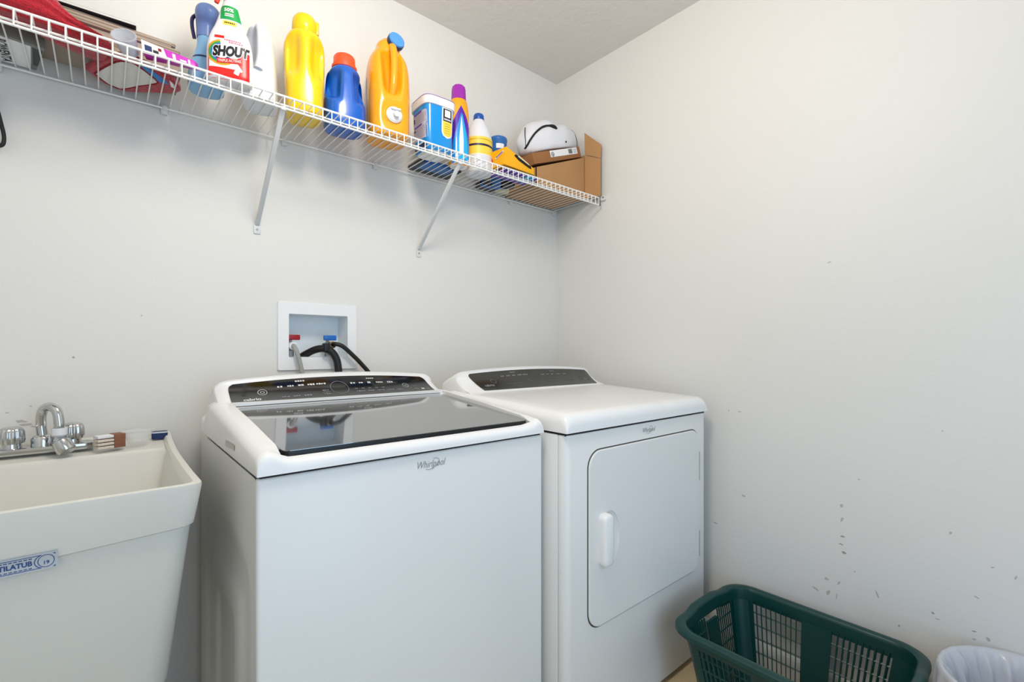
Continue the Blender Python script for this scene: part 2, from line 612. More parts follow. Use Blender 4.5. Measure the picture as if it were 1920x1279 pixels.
xs = edge_samples(WX0 - 0.001, WX1 + 0.001, 0.022, (LX0 - 0.0045, LX0 - 0.0035, LX1 + 0.0035, LX1 + 0.0045, LX0 - 0.02, LX0 + 0.008, LX1 + 0.02))
ys = edge_samples(WYF - 0.006, WYB, 0.018, (LY0 - 0.0035, LY0 - 0.0025, -0.3005, -0.2995, -0.73, -0.715, -0.70, -0.2, -0.19, -0.18, -0.17, -0.16))
field(WX0 - 0.001, WX1 + 0.001, WYF - 0.006, WYB, 0.873, cover_h, xs, ys, 0.022, 0.018, 0.01).build('top_cover', M['wplastic'], washer, world=True, angle=50)
# black slab that paints the lid gap dark, and the glass lid itself
def slab(x0, x1, y0, y1, r, zt, thick):
    cx, cy = (x0 + x1) / 2, (y0 + y1) / 2
    pl = rrect((x1 - x0) / 2, (y1 - y0) / 2, r, 5, cx, cy)
    return B().rings([[(x, y, zt(y) - thick) for x, y in pl], [(x, y, zt(y)) for x, y in pl]])
slab(LX0 - 0.003, LX1 + 0.003, LY0 - 0.002, LY1 + 0.012, 0.012, lambda y: lidz(y) - 0.010, 0.016).build('lid_gap_dark', M['black'], washer, world=True)
slab(LX0, LX1, LY0, LY1, 0.014, lambda y: lidz(y) - 0.0012, 0.0095).build('lid_frame', mat('black_lid_frame', '161617', 0.45), washer, world=True)
lid = slab(LX0 + 0.0008, LX1 - 0.0008, LY0 + 0.0008, LY1 - 0.0008, 0.014, lidz, 0.0011).build('lid', M['glass'], washer, world=True)
lid['label'] = 'black glass lid'
B().tube([(LX0 - 0.001, LY1, lidz(LY1) + 0.0005), (LX0 - 0.001, LY0 + 0.02, lidz(LY0 + 0.02) + 0.0005)], 0.0022, 6).build('lid_trim', M['silver'], washer, world=True)
# console
def wash_zt(x):
    d = abs(x - WC)
    z = 1.003 + 0.017 * (1 - (d / 0.33) ** 2)
    if d > 0.300:
        z -= 0.028 * (1 - math.sqrt(max(0, 1 - ((d - 0.300) / 0.034) ** 2)))
    return z


def wash_pt(x, t, off=0.0):
    """point on the console slope: t = 0 at the lid, 1 at the crest"""
    zt = wash_zt(x)
    y = lerp(-0.307, -0.203, t); z = lerp(0.9500, zt, t)
    sag = 0.010 * 4 * t * (1 - t) * 0.8
    n = Vector((0, -(zt - 0.9500), 0.104)).normalized()
    return (x, y + n.y * (off - sag), z + n.z * (off - sag))


def console(ptfn, ztfn, xc, hw, yb, zb, yr, front, mtl, parent):
    rings = []
    N = 44
    for i in range(N + 1):
        s = i / N
        s = 0.5 - 0.5 * math.cos(math.pi * s)
        x = xc - hw + 2 * hw * s
        zt = ztfn(x)
        pr = [(x, front[0], zb), (x, front[0], front[1])] + [ptfn(x, t) for t in (0, .12, .25, .4, .55, .7, .85, 1)]
        pr += [(x, yr - 0.008, zt + 0.0065), (x, yr + 0.004, zt + 0.0085), (x, yr + 0.022, zt + 0.004), (x, yb, zt - 0.02), (x, yb, zb)]
        rings.append(pr)
    return B().rings(rings).build('console', mtl, parent, world=True, angle=50)


console(wash_pt, wash_zt, WC, 0.331, -0.118, 0.885, -0.193, (-0.312, 0.940), M['wplastic'], washer)


def panel_patch(ptfn, xl, xr, name, mtl, parent, t0=0.02, t1=0.95, r=0.08):
    def lf(t, s):
        e = 0
        if t > t1 - r * 2.2: e = 0.012 * (1 - math.sqrt(max(0, 1 - ((t - (t1 - r * 2.2)) / (r * 2.2)) ** 2)))
        return (xl[0] + (xl[1] - xl[0]) * t + e) if s < 0 else (xr[0] + (xr[1] - xr[0]) * t - e)
    ts = [lerp(t0, t1, i / 16) for i in range(17)]
    us = [i / 40 for i in range(41)]
    b = B().grid(lambda u, t: ptfn(lerp(lf(t, -1), lf(t, 1), u), t, 0.0012), us, ts)
    return b.build(name, mtl, parent, world=True, recalc=False, angle=180)


panel_patch(wash_pt, (-1.484, -1.482), (-0.872, -0.886), 'control_panel', M['panel'], washer)['label'] = 'black glass control panel'


def marks(ptfn, parent, words, rings_, mat_w, mat_d, sc=1.0):
    bb = B(); bd = B()
    rr = random.Random(3)
    for x, t, w, hgt, dim in words:
        seg = max(2, int(w / 0.006))
        for k in range(seg):
            a0 = x - w / 2 + w * k / seg; a1 = a0 + w / seg * rr.uniform(0.6, 0.85)
            hh = hgt * rr.uniform(0.7, 1.1)
            fs = [(0, 1, 2, 3)]
            (bd if dim else bb).add([ptfn(a0, t - hh / 2, 0.0018), ptfn(a1, t - hh / 2, 0.0018), ptfn(a1, t + hh / 2, 0.0018), ptfn(a0, t + hh / 2, 0.0018)], fs)
    bb.build('panel_print', mat_w, parent, world=True, smooth=False, recalc=False)
    bd.build('panel_print', mat_d, parent, world=True, smooth=False, recalc=False)
    for x, t, rx, rt, w in rings_:
        vs, fs = ring2(lambda a, c: ptfn(a, t + c / 0.116, 0.0018), x, 0, rx, rt, w)
        B().add(vs, fs).build('dial_ring', mat_d if rx > 0.02 else mat_w, parent, world=True, smooth=False, recalc=False)


def word_rows(x0, s):
    W = []
    for i, w in enumerate((.016, .019, .017, .022, .029)): W.append((x0 - 0.163 * s + 0.0285 * s * i, 0.72 + 0.002 * i, w * s, .055, 0))
    W.append((x0 - 0.106 * s, 0.86, .028 * s, .04, 0))
    for i, w in enumerate((.022, .020, .022)): W.append((x0 - 0.158 * s + 0.030 * s * i, 0.335, w * s, .05, 1))
    for k in range(3): W.append((x0 - 0.043 * s, 0.335 + 0.075 * k, .020 * s, .035, 1))
    for i, w in enumerate((.016, .014, .011, .024, .020)): W.append((x0 + (0.047, 0.073, 0.100, 0.135, 0.172)[i] * s, 0.70 + 0.002 * i, w * s, .055, 0))
    W.append((x0 + 0.108 * s, 0.85, .026 * s, .035, 0))
    for i in range(5): W.append((x0 + (0.050 + 0.022 * i) * s, 0.49, .010 * s, .035, 1))
    for i, w in enumerate((.028, .020, .024, .024, .020)): W.append((x0 + (0.060 + 0.033 * i) * s, 0.375, w * s, .045, 1))
    W += [(x0 + 0.253 * s, 0.52, .016 * s, .03, 1), (x0 + 0.255 * s, 0.39, .018 * s, .04, 1), (x0 + 0.277 * s, 0.39, .012 * s, .07, 0), (x0 + 0.296 * s, 0.39, .009 * s, .07, 1)]
    return W


marks(wash_pt, washer, word_rows(-1.192, 1.0), [(-1.192, 0.55, 0.0275, 0.0275, 0.0013), (-1.404, 0.58, 0.012, 0.012, 0.0013), (-0.972, 0.56, 0.0105, 0.0105, 0.0011),
                                                (-1.404, 0.58, 0.0055, 0.0055, 0.0012)], M['print'], M['dimprint'])
vs, fs = text_geo('cabrio', 0.017, 0, 0.0005)
B().add([wash_pt(-1.434 + x, 0.33 + y / 0.116, 0.0018) for x, y, z in vs], fs).build('lettering', M['print'], washer, world=True, smooth=False, recalc=False)
vs, fs = text_geo('>II', 0.008)
B().add([wash_pt(-0.972 + x, 0.56 + y / 0.116, 0.0018) for x, y, z in vs], fs).build('panel_icon', M['print'], washer, world=True, smooth=False, recalc=False)


def emblem(parent, x, y, z, sz):
    vs, fs = text_geo('Whirlpool', sz, 0.35, 0.0)
    B().add([(x + a, y - 0.0008, z + c * 1.25) for a, c, q in vs], fs).build('lettering', M['silver'], parent, world=True, smooth=False, recalc=False)
    fn = lambda a, c: (x + 0.004 + a * 0.93 - c * 0.35, y - 0.0008, z + c * 0.93 + a * 0.35)
    vs, fs = ring2(fn, 0, 0, sz * 1.15, sz * 0.62, sz * 0.07, 30, 200, 430)
    B().add(vs, fs).build('emblem_swirl', M['silver'], parent, world=True, smooth=False, recalc=False)


emblem(washer, -1.178, WYF, 0.842, 0.0175)
B().add([(WX0 - 0.0018, -0.475, 0.886), (WX0 - 0.0018, -0.570, 0.890), (WX0 - 0.0018, -0.572, 0.902), (WX0 - 0.0018, -0.477, 0.900)], [(0, 1, 2, 3)]).build('sticker', mat('faded_sticker', 'BDBDB8', 0.5), washer, world=True, smooth=False, recalc=False)

# ------------------------------------------------------------------ dryer
DX0, DX1, DYF, DYB = -0.8113, -0.0658, -0.8209, -0.16
DC = (DX0 + DX1) / 2
dryer = thing('clothes_dryer', 'white front-loading clothes dryer in the corner, right of the washing machine', 'dryer', (DC, -0.49, 0))
B().box(DX0, DX1, DYF + 0.030, DYB, 0.03, 0.870).build('cabinet', M['enamel'], dryer, bevel=0.004, world=True)
pl = []
for k in range(7):
    a = R(90 * k / 6); pl.append((DX1 - 0.022 + 0.022 * math.cos(R(90) - a), DYF + 0.022 - 0.022 * math.sin(R(90) - a)))
pl = [(DX1 - 0.002, DYF + 0.029)] + [(DX1 - 0.002 - 0.022 * (1 - math.cos(R(15 * k))), DYF + 0.022 * (1 - math.sin(R(15 * k)))) for k in range(7)] + \
     [(DX0 + 0.002 + 0.022 * (1 - math.sin(R(15 * k))), DYF + 0.022 * (1 - math.cos(R(15 * k)))) for k in range(7)] + [(DX0 + 0.002, DYF + 0.029)]
fp = B().prism(pl, 0.022, 0.8695).build('front_panel', M['enamel'], dryer, world=True, angle=50, bevel=0.0015)
B().box(DX0 + 0.006, DX1 - 0.006, DYF + 0.006, DYB - 0.005, 0.868, 0.879).build('seam', M['black'], dryer, smooth=False, world=True)
B().box(DX0 + 0.03, DX1 - 0.03, DYF + 0.035, DYB - 0.03, 0.004, 0.03).build('under_gap_shade', M['black'], dryer, smooth=False, world=True)  # black box painting the shadow in the gap under the dryer
for x in (DX0 + 0.05, DX1 - 0.05):
    for y in (DYF + 0.07, DYB - 0.05):
        B().lathe([(0.02, 0), (0.022, 0.008), (0.012, 0.012), (0.012, 0.03)], 14, x, y).build('foot', M['rubber'], dryer, world=True)


def dry_h(x, y):
    z = 0.927 + (y - DYF) * 0.050
    if y > -0.25: z -= 0.04 * smoothstep(-0.26, -0.2, y)
    z -= 0.003 * math.exp(-((x + 0.33) / 0.02) ** 2 - ((y - DYF) / 0.02) ** 2)
    return z


xs = edge_samples(DX0 - 0.001, DX1 + 0.001, 0.028, (-0.35, -0.34, -0.33, -0.32, -0.31))
ys = edge_samples(DYF - 0.006, DYB, 0.032, (-0.26, -0.24, -0.22, -0.2))
field(DX0 - 0.001, DX1 + 0.001, DYF - 0.006, DYB, 0.8765, dry_h, xs, ys, 0.028, 0.032, 0.01).build('top_panel', M['wplastic'], dryer, world=True, angle=60)


def dry_zt(x):
    d = abs(x - DC)
    z = 1.010 + 0.014 * (1 - (d / 0.35) ** 2)
    if d > 0.315:
        z -= 0.030 * (1 - math.sqrt(max(0, 1 - ((d - 0.315) / 0.042) ** 2)))
    return z


def dry_pt(x, t, off=0.0):
    zt = dry_zt(x)
    y = lerp(-0.362, -0.280, t); z = lerp(0.952, zt, t)
    sag = 0.006 * 4 * t * (1 - t)
    n = Vector((0, -(zt - 0.952), 0.082)).normalized()
    return (x, y + n.y * (off - sag), z + n.z * (off - sag))


console(dry_pt, dry_zt, DC, 0.355, -0.19, 0.90, -0.272, (-0.372, 0.944), M['wplastic'], dryer)
panel_patch(dry_pt, (-0.722, -0.752), (-0.118, -0.105), 'control_panel', M['gpanel'], dryer, 0.06, 0.96)['label'] = 'dark grey glass control panel'
marks(dry_pt, dryer, word_rows(-0.437, 1.0), [(-0.437, 0.55, 0.030, 0.030, 0.0013), (-0.655, 0.52, 0.012, 0.012, 0.0012), (-0.215, 0.58, 0.0105, 0.0105, 0.0012)], M['dimprint'], mat('faint_panel_print', '5E6062', 0.5))
vs, fs = text_geo('cabrio', 0.017, 0, 0.0005)
B().add([dry_pt(-0.685 + x, 0.33 + y / 0.1, 0.0018) for x, y, z in vs], fs).build('lettering', M['dimprint'], dryer, world=True, smooth=False, recalc=False)
# door
DD = (-0.7215, -0.1255, 0.322, 0.8165)
cx, cz = (DD[0] + DD[1]) / 2, (DD[2] + DD[3]) / 2
hw, hz = (DD[1] - DD[0]) / 2, (DD[3] - DD[2]) / 2
go, gi = rrect(hw + 0.0035, hz + 0.0035, 0.052, 8, cx, cz), rrect(hw - 0.02, hz - 0.02, 0.04, 8, cx, cz)
B().rings([[(x, DYF + 0.004, z) for x, z in go], [(x, DYF - 0.0008, z) for x, z in go], [(x, DYF - 0.0008, z) for x, z in gi], [(x, DYF + 0.004, z) for x, z in gi]], False, False).build('door_gap', mat('door_gap_shadow', '4A4A46', 0.7), dryer, world=True)
door = B().prism(rrect(hw, hz, 0.05, 8, cx, cz), DYF - 0.006, DYF + 0.004, 'y').build('door', M['enamel'], dryer, world=True, bevel=0.0035, seg=3)
hx = -0.634
cut = B().rings([[(hx + 0.046 * math.cos(2 * math.pi * k / 32) * math.sin(R(a)), DYF - 0.006 - 0.0095 * math.cos(R(a)), 0.560 + 0.078 * math.sin(2 * math.pi * k / 32) * math.sin(R(a))) for k in range(32)]
                 for a in (1, 15, 30, 45, 60, 75, 90, 105, 120, 135, 150, 165, 179)])
co = cut.build('cutter', M['enamel'])
co.data.transform(Matrix.Translation(-dryer.location))
co.parent = dryer
bpy.context.view_layer.update()
boolean(door, co)
hb = B()
for k in range(0, 13):
    pass
pl = rrect(0.0215, 0.0735, 0.017, 6, -0.668 + 0.006, 0.564)
rings = []
for d, s in ((0.0, 1.0), (0.010, 1.0), (0.018, 0.96), (0.022, 0.86), (0.024, 0.6)):
    rings.append([(-0.662 + (x + 0.662) * s, DYF - 0.006 - d, 0.564 + (z - 0.564) * (1 - (1 - s) * 0.35)) for x, z in pl])
hd = B().rings(rings).build('handle', M['wplastic'], door, angle=60)
hd.data.transform(Matrix.Translation(-dryer.location))
hg = B()
for z0, z1 in ((0.635, 0.735), (0.365, 0.455)):
    g = B().box(DD[1] - 0.001, DD[1] + 0.003, DYF - 0.0055, DYF - 0.001, z0, z1).build('hinge', M['silver'], dryer, smooth=False, world=True)
emblem(dryer, -0.432, DYF, 0.8465, 0.0165)

# ------------------------------------------------------------------ utility sink
SX0, SX1, SYF, SYB = -2.175, -1.592, -0.632, -0.012
sink = thing('utility_sink', 'cream moulded plastic laundry tub standing left of the washing machine', 'sink', ((SX0 + SX1) / 2, -0.32, 0))
SCX = (SX0 + SX1) / 2


def rimz(y):
    P_ = [(-0.65, 0.8505), (-0.632, 0.850), (-0.489, 0.845), (-0.284, 0.843), (-0.18, 0.846), (-0.091, 0.856), (-0.034, 0.868), (0.0, 0.870)]
    for a, c in zip(P_, P_[1:]):
        if y <= c[0]: return lerp(a[1], c[1], (y - a[0]) / (c[0] - a[0]))
    return P_[-1][1]


def tub_ring(ins, insf, zf, r=0.03, insb=0.0, n=6):
    """ring of the tub: inset at the sides, the front and the back; zf(x, y) gives the height"""
    x0, x1, y0, y1 = SX0 + ins, SX1 - ins, SYF + insf, SYB - insb
    pl = rrect((x1 - x0) / 2, (y1 - y0) / 2, r, n, (x0 + x1) / 2, (y0 + y1) / 2)
    out = []
    m = len(pl)
    for i in range(m):       # extra points on the straight runs
        a, c = pl[i], pl[(i + 1) % m]
        k = 10 if i % (n + 1) == n else 1
        for j in range(k):
            x, y = lerp(a[0], c[0], j / k), lerp(a[1], c[1], j / k)
            out.append((x, y, zf(x, y)))
    return out


def apz(x, y): return 0.757 + 0.045 * min(0.3, abs(x - SCX)) + (0.006 if y > -0.6 else 0)
outer = [tub_ring(0.050, 0.075, lambda x, y: 0.44, 0.05, 0.03), tub_ring(0.046, 0.070, lambda x, y: 0.455, 0.045, 0.02),
         tub_ring(0.014, 0.026, lambda x, y: apz(x, y) - 0.004, 0.030, 0.005), tub_ring(0.009, 0.018, lambda x, y: apz(x, y), 0.028, 0.003),
         tub_ring(0.000, 0.001, lambda x, y: rimz(y) - 0.006, 0.022, 0), tub_ring(0.001, 0.001, lambda x, y: rimz(y) - 0.001, 0.022, 0), tub_ring(0.004, 0.004, lambda x, y: rimz(y), 0.022, 0.003),
         tub_ring(0.013, 0.013, lambda x, y: rimz(y), 0.020, 0.008), tub_ring(0.016, 0.016, lambda x, y: rimz(y) - 0.004, 0.019, 0.010)]
# inside: a flat ledge at the back carries the tap, then the basin
def inz(z): return lambda x, y: z
ledge = lambda x, y: min(rimz(y) - 0.005, 0.853) if y > -0.16 else rimz(y) - 0.010
outer += [tub_ring(0.018, 0.018, ledge, 0.018, 0.012), tub_ring(0.0195, 0.0195, lambda x, y: ledge(x, y) - 0.002, 0.02, 0.135), tub_ring(0.022, 0.022, lambda x, y: ledge(x, y) - 0.010, 0.02, 0.141),
          tub_ring(0.055, 0.085, inz(0.56), 0.05, 0.165), tub_ring(0.075, 0.105, inz(0.53), 0.05, 0.185), tub_ring(0.12, 0.15, inz(0.522), 0.05, 0.22), tub_ring(0.25, 0.25, inz(0.515), 0.02, 0.30)]
B().rings(outer, False, True).build('basin', M['tub'], sink, world=True, angle=40)
for x in (SX0 + 0.075, SX1 - 0.075):
    for y in (SYF + 0.11, SYB - 0.08):
        s = 0.016
        B().hexa([(x - s * 0.8, y - s * 0.8, 0.0), (x + s * 0.8, y - s * 0.8, 0), (x + s * 0.8, y + s * 0.8, 0), (x - s * 0.8, y + s * 0.8, 0),
                  (x - s, y - s, 0.47), (x + s, y - s, 0.47), (x + s, y + s, 0.47), (x - s, y + s, 0.47)]).build('leg', mat('grey_steel_leg', '6E7880', 0.4, metal=0.5), sink, world=True, bevel=0.002)
B().lathe([(0.02, 0.40), (0.02, 0.5), (0.03, 0.5165), (0.022, 0.5175), (0.001, 0.516)], 20, SCX, -0.34).build('drain', M['chrome'], sink, world=True)
# maker's label on the apron
LBX, LBZ = -1.844, 0.7590
lyf = lambda x, z: SYF + lerp(0.026, 0.001, smoothstep(0.74, 0.845, z)) - 0.006
lab = B().grid(lambda x, z: (x, lyf(x, z) - 0.0010, z), [LBX - 0.053, LBX + 0.053], [LBZ - 0.0145, LBZ, LBZ + 0.0145]).build('label', mat('silver_blue_label', 'C3C9CF', 0.4), sink, world=True, smooth=False, recalc=False)
lab['label'] = 'silver maker label with blue lettering'
lf = lambda a, c: tuple(Vector((LBX + a, lyf(0, LBZ + c) - 0.0016, LBZ + c)) - sink.location)
lettering('lettering', 'UTILATUB', 0.0112, lambda a, c: lf(a + 0.0015, c - 0.0004), M['labelblue'], lab, bold=0.0004, sx=0.86)
bb = B()
for z0 in (-0.0112, 0.0102):
    bb.add([lf(-0.045, z0), lf(0.034, z0), lf(0.034, z0 + 0.001), lf(-0.045, z0 + 0.001)], [(0, 1, 2, 3)])
for k in range(10):
    bb.add([lf(-0.030 + 0.0055 * k, 0.0068), lf(-0.0260 + 0.0055 * k, 0.0068), lf(-0.0260 + 0.0055 * k, 0.0084), lf(-0.030 + 0.0055 * k, 0.0084)], [(0, 1, 2, 3)])
    bb.add([lf(-0.030 + 0.0055 * k, -0.0090), lf(-0.0262 + 0.0055 * k, -0.0090), lf(-0.0262 + 0.0055 * k, -0.0076), lf(-0.030 + 0.0055 * k, -0.0076)], [(0, 1, 2, 3)])
for q in (ring2(lf, 0.0395, 0, 0.0100, 0.0108, 0.0010), ring2(lf, 0.0385, 0, 0.0130, 0.0122, 0.0011, 20, 110, 250)):
    bb.add(*q)
for q in (-1, 1):
    bb.add([lf(0.0505, q * 0.0118), lf(0.0470, q * 0.0118), lf(0.0505, q * 0.0090)], [(0, 1, 2)])
bb.build('label_border', M['labelblue'], lab, smooth=False, recalc=False)
lettering('lettering', '19', 0.0078, lambda a, c: lf(0.0395 + a, c - 0.003), M['labelblue'], lab, bold=0.0002)
# tap
FZ = 0.853
tap = thing('faucet', 'chrome two-handle faucet with gooseneck spout on the back of the laundry tub', 'faucet', (-1.846, -0.085, FZ))
B().prism(rrect(0.095, 0.026, 0.022, 6), 0.0, 0.016).build('base_plate', M['chrome'], tap, bevel=0.003)
B().lathe([(0.022, 0.014), (0.021, 0.034), (0.017, 0.040), (0.013, 0.042)], 24, 0, 0).build('spout_base', M['chrome'], tap)
B().tube(catmull([(0, 0, 0.036), (-0.003, 0.001, 0.070), (0.0, -0.006, 0.098), (0.012, -0.022, 0.110), (0.026, -0.038, 0.100), (0.031, -0.044, 0.072), (0.031, -0.044, 0.058)], 6), 0.0100, 14).build('spout', M['chrome'], tap)
B().lathe([(0.012, 0.058), (0.0145, 0.060), (0.0145, 0.044), (0.011, 0.040)][::-1], 20, 0.031, -0.044).build('spout_collar', M['white'], tap)
ae = B().lathe([(0.010, 0.02), (0.013, 0.012), (0.018, 0.008), (0.0185, -0.016), (0.016, -0.020)][::-1], 20)
ae.xf(Matrix.Translation((0.038, -0.054, 0.020)) @ Matrix.Rotation(R(-28), 4, 'Y') @ Matrix.Rotation(R(-22), 4, 'X'))
ae.build('aerator', M['chrome'], tap)
for sx in (-0.052, 0.052):
    rings = []
    for z, r, am in ((0.016, 0.018, 0), (0.026, 0.017, 0), (0.027, 0.021, .5), (0.034, 0.0225, 1), (0.054, 0.021, 1), (0.062, 0.018, .6), (0.065, 0.012, 0)):
        rings.append([(sx + (r + am * 0.0013 * math.cos(14 * a)) * math.cos(a), (r + am * 0.0013 * math.cos(14 * a)) * math.sin(a), z) for a in [2 * math.pi * k / 84 for k in range(84)]])
    B().rings(rings).build('knob', M['chrome'], tap, angle=60)
# things on the ledge
br = thing('scrub_brush', 'small wooden scrub brush with pale bristles on the laundry tub ledge', 'brush', (-1.722, -0.125, 0.8531), R(20))
B().box(0.002, 0.026, -0.016, 0.016, 0.0, 0.034).build('wooden_block', M['wood'], br, bevel=0.002)
for k in range(3):
    B().box(-0.030, 0.002, -0.015, 0.014, 0.001 + 0.0085 * k, 0.007 + 0.0085 * k).build('bristle_row', M['bristle'], br, bevel=0.0008)
B().box(-0.030, 0.002, -0.014, 0.014, 0.0265, 0.033).build('pale_strip', M['labelw'], br, bevel=0.001)
cup = thing('clear_dish', 'clear plastic soap dish beside the wooden brush on the tub ledge', 'dish', (-1.668, -0.105, 0.8531))
B().lathe([(0.018, 0.0), (0.021, 0.002), (0.033, 0.03), (0.034, 0.034), (0.0325, 0.034), (0.020, 0.004), (0.001, 0.003)], 28).build('bowl', M['clear'], cup)
B().lathe([(0.0335, 0.032), (0.0365, 0.033), (0.0365, 0.035), (0.0335, 0.035)], 28).build('lip', M['clear'], cup)
sp = thing('bottle_top', 'dark blue bottle cap in the back right corner of the tub ledge', 'cap', (-1.618, -0.055, 0.8531), R(-8))
B().prism(rrect(0.018, 0.010, 0.006, 5), 0, 0.021).build('cap_body', M['navy'], sp, bevel=0.002)
B().prism(rrect(0.0185, 0.0105, 0.006, 5), 0.017, 0.020).build('cap_rim', M['labelw'], sp)

# ------------------------------------------------------------------ washing machine outlet box in the wall
ob_ = thing('outlet_box', 'white recessed washing machine outlet box in the back wall', 'outlet box', (-1.172, 0, 1.03))
BX0, BX1, BZ0, BZ1 = -1.3045, -1.0395, 1.030, 1.258
b = B()
o_ = rrect((BX1 - BX0) / 2, (BZ1 - BZ0) / 2, 0.004, 2, (BX0 + BX1) / 2, (BZ0 + BZ1) / 2)
i_ = rrect((HX1 - HX0) / 2 - 0.001, (HZ1 - HZ0) / 2 - 0.001, 0.003, 2, (HX0 + HX1) / 2, (HZ0 + HZ1) / 2)
b.rings([[(x, -0.0002, z) for x, z in o_], [(x, -0.005, z) for x, z in o_], [(x * 0.99 + 0.01 * -1.172, -0.007, z * 0.99 + 0.01 * 1.144) for x, z in o_], [(x, -0.007, z) for x, z in i_], [(x, 0.0, z) for x, z in i_]], False, False)
b.build('face_plate', M['wplastic'], ob_, world=True, angle=40)
b = B().rings([[(x, -0.001, z) for x, z in i_], [(lerp(x, -1.172, .04), 0.075, lerp(z, 1.145, .03)) for x, z in i_]], False, True)
b.build('recess', M['boxr'], ob_, world=True, angle=40)
def valve(x, nm, mt, hx, hcol):
    v = B().lathe([(0.012, 1.076), (0.012, 1.096), (0.009, 1.098), (0.009, 1.124), (0.006, 1.126), (0.006, 1.132)], 16, x, 0.028).build(nm, M['silver'], ob_, world=True)
    h = B().box(x - 0.014 + hx, x + 0.030 + hx, 0.010, 0.022, 1.131, 1.149).build('handle', hcol, v, bevel=0.003)
    h.data.transform(Matrix.Translation(-ob_.location))
    st = B().tube([(x, 0.03, 1.113), (x, -0.004, 1.112)], 0.0105, 12).build('outlet', M['chrome'], v)
    st.data.transform(Matrix.Translation(-ob_.location))
valve(-1.257, 'hot_valve', M['brass'], -0.002, M['redv'])
valve(-1.132, 'cold_valve', M['brass'], -0.004, M['bluev'])
h1 = thing('hot_water_hose', 'grey braided water hose from the red valve down behind the washer', 'hose', (-1.23, -0.03, 0.7))
B().tube(catmull([(-1.257, -0.007, 1.112), (-1.256, -0.018, 1.107), (-1.250, -0.028, 1.085), (-1.240, -0.033, 1.04), (-1.232, -0.04, 0.98), (-1.225, -0.05, 0.85), (-1.22, -0.06, 0.7)], 6), 0.0072, 10).build('hose', M['braid'], h1, world=True)
B().tube([(-1.257, 0.003, 1.112), (-1.257, -0.010, 1.111)], 0.0135, 14).build('coupling', M['white'], h1, world=True)
h2 = thing('cold_water_hose', 'thin black water hose from the blue valve curving right behind the washer', 'hose', (-1.0, -0.03, 0.7))
B().tube(catmull([(-1.132, -0.007, 1.114), (-1.122, -0.022, 1.118), (-1.100, -0.030, 1.110), (-1.070, -0.034, 1.083), (-1.035, -0.037, 1.047), (-1.00, -0.04, 1.00), (-0.97, -0.05, 0.90), (-0.96, -0.06, 0.7)], 6), 0.0078, 10).build('hose', M['rubber'], h2, world=True)
B().tube([(-1.132, 0.001, 1.113), (-1.128, -0.014, 1.116)], 0.0125, 12).build('coupling', M['brass'], h2, world=True)
h3 = thing('drain_hose', 'thick black drain hose arching out of the outlet box', 'hose', (-1.12, -0.03, 0.7))
B().tube(catmull([(-1.215, 0.040, 1.074), (-1.206, 0.028, 1.083), (-1.185, -0.002, 1.098), (-1.162, -0.020, 1.102), (-1.140, -0.030, 1.092), (-1.124, -0.036, 1.065), (-1.118, -0.040, 1.02), (-1.118, -0.046, 0.95), (-1.12, -0.06, 0.7)], 6), 0.0125, 12).build('hose', M['rubber'], h3, world=True)
B().box(-1.166, -1.146, -0.040, -0.012, 1.094, 1.121).build('clip', M['rubber'], h3, world=True, bevel=0.003)

# ------------------------------------------------------------------ wire shelf
DECK, LIPB, YS = 1.788, 1.7547, -0.2933
PITCH = 0.02558
shelf = thing('wire_shelf', 'white wire shelf along the back wall with bottles and boxes on it', 'shelf', (-1.2, -0.15, DECK))
L0 = -2.40
def rail(name, y, z, r, x0=L0, x1=-0.028):
    B().tube([(x0, y, z), (x1, y, z)], r, 8).build(name, M['wire'], shelf, world=True)
rail('front_rail', YS, DECK, 0.0031)
rail('lower_rail', YS - 0.0015, LIPB, 0.0031)
rail('middle_rail', YS + 0.042, DECK - 0.0045, 0.0029)
rail('back_rail', -0.012, DECK - 0.004, 0.0029)
wm = None
n0 = -0.0315
k = 0
while n0 - k * PITCH > L0:
    x = n0 - k * PITCH
    if wm is None:
        o = B().tube([(0, -0.008, 0.002), (0, YS + 0.004, 0.002), (0, YS - 0.0025, 0.0), (0, YS - 0.004, -0.006), (0, YS - 0.004, LIPB - DECK - 0.002)], 0.00165, 6).build('wire', M['wire'], shelf)
        o.data.transform(Matrix.Translation((0, 0.15, 0)))
        wm = o
    else:
        o = wm.copy(); COL.objects.link(o); o.parent = shelf
    o.location = (x + 1.2, 0, 0)
    k += 1
for x in (-1.604, -1.285, -0.969, -0.309, -0.030, -1.93):
    c = B().box(x - 0.008, x + 0.008, -0.012, -0.0005, DECK - 0.020, DECK + 0.008).box(x - 0.005, x + 0.005, -0.018, -0.006, DECK - 0.010, DECK + 0.002).build('wall_clip', M['brace'], shelf, world=True, bevel=0.0015)
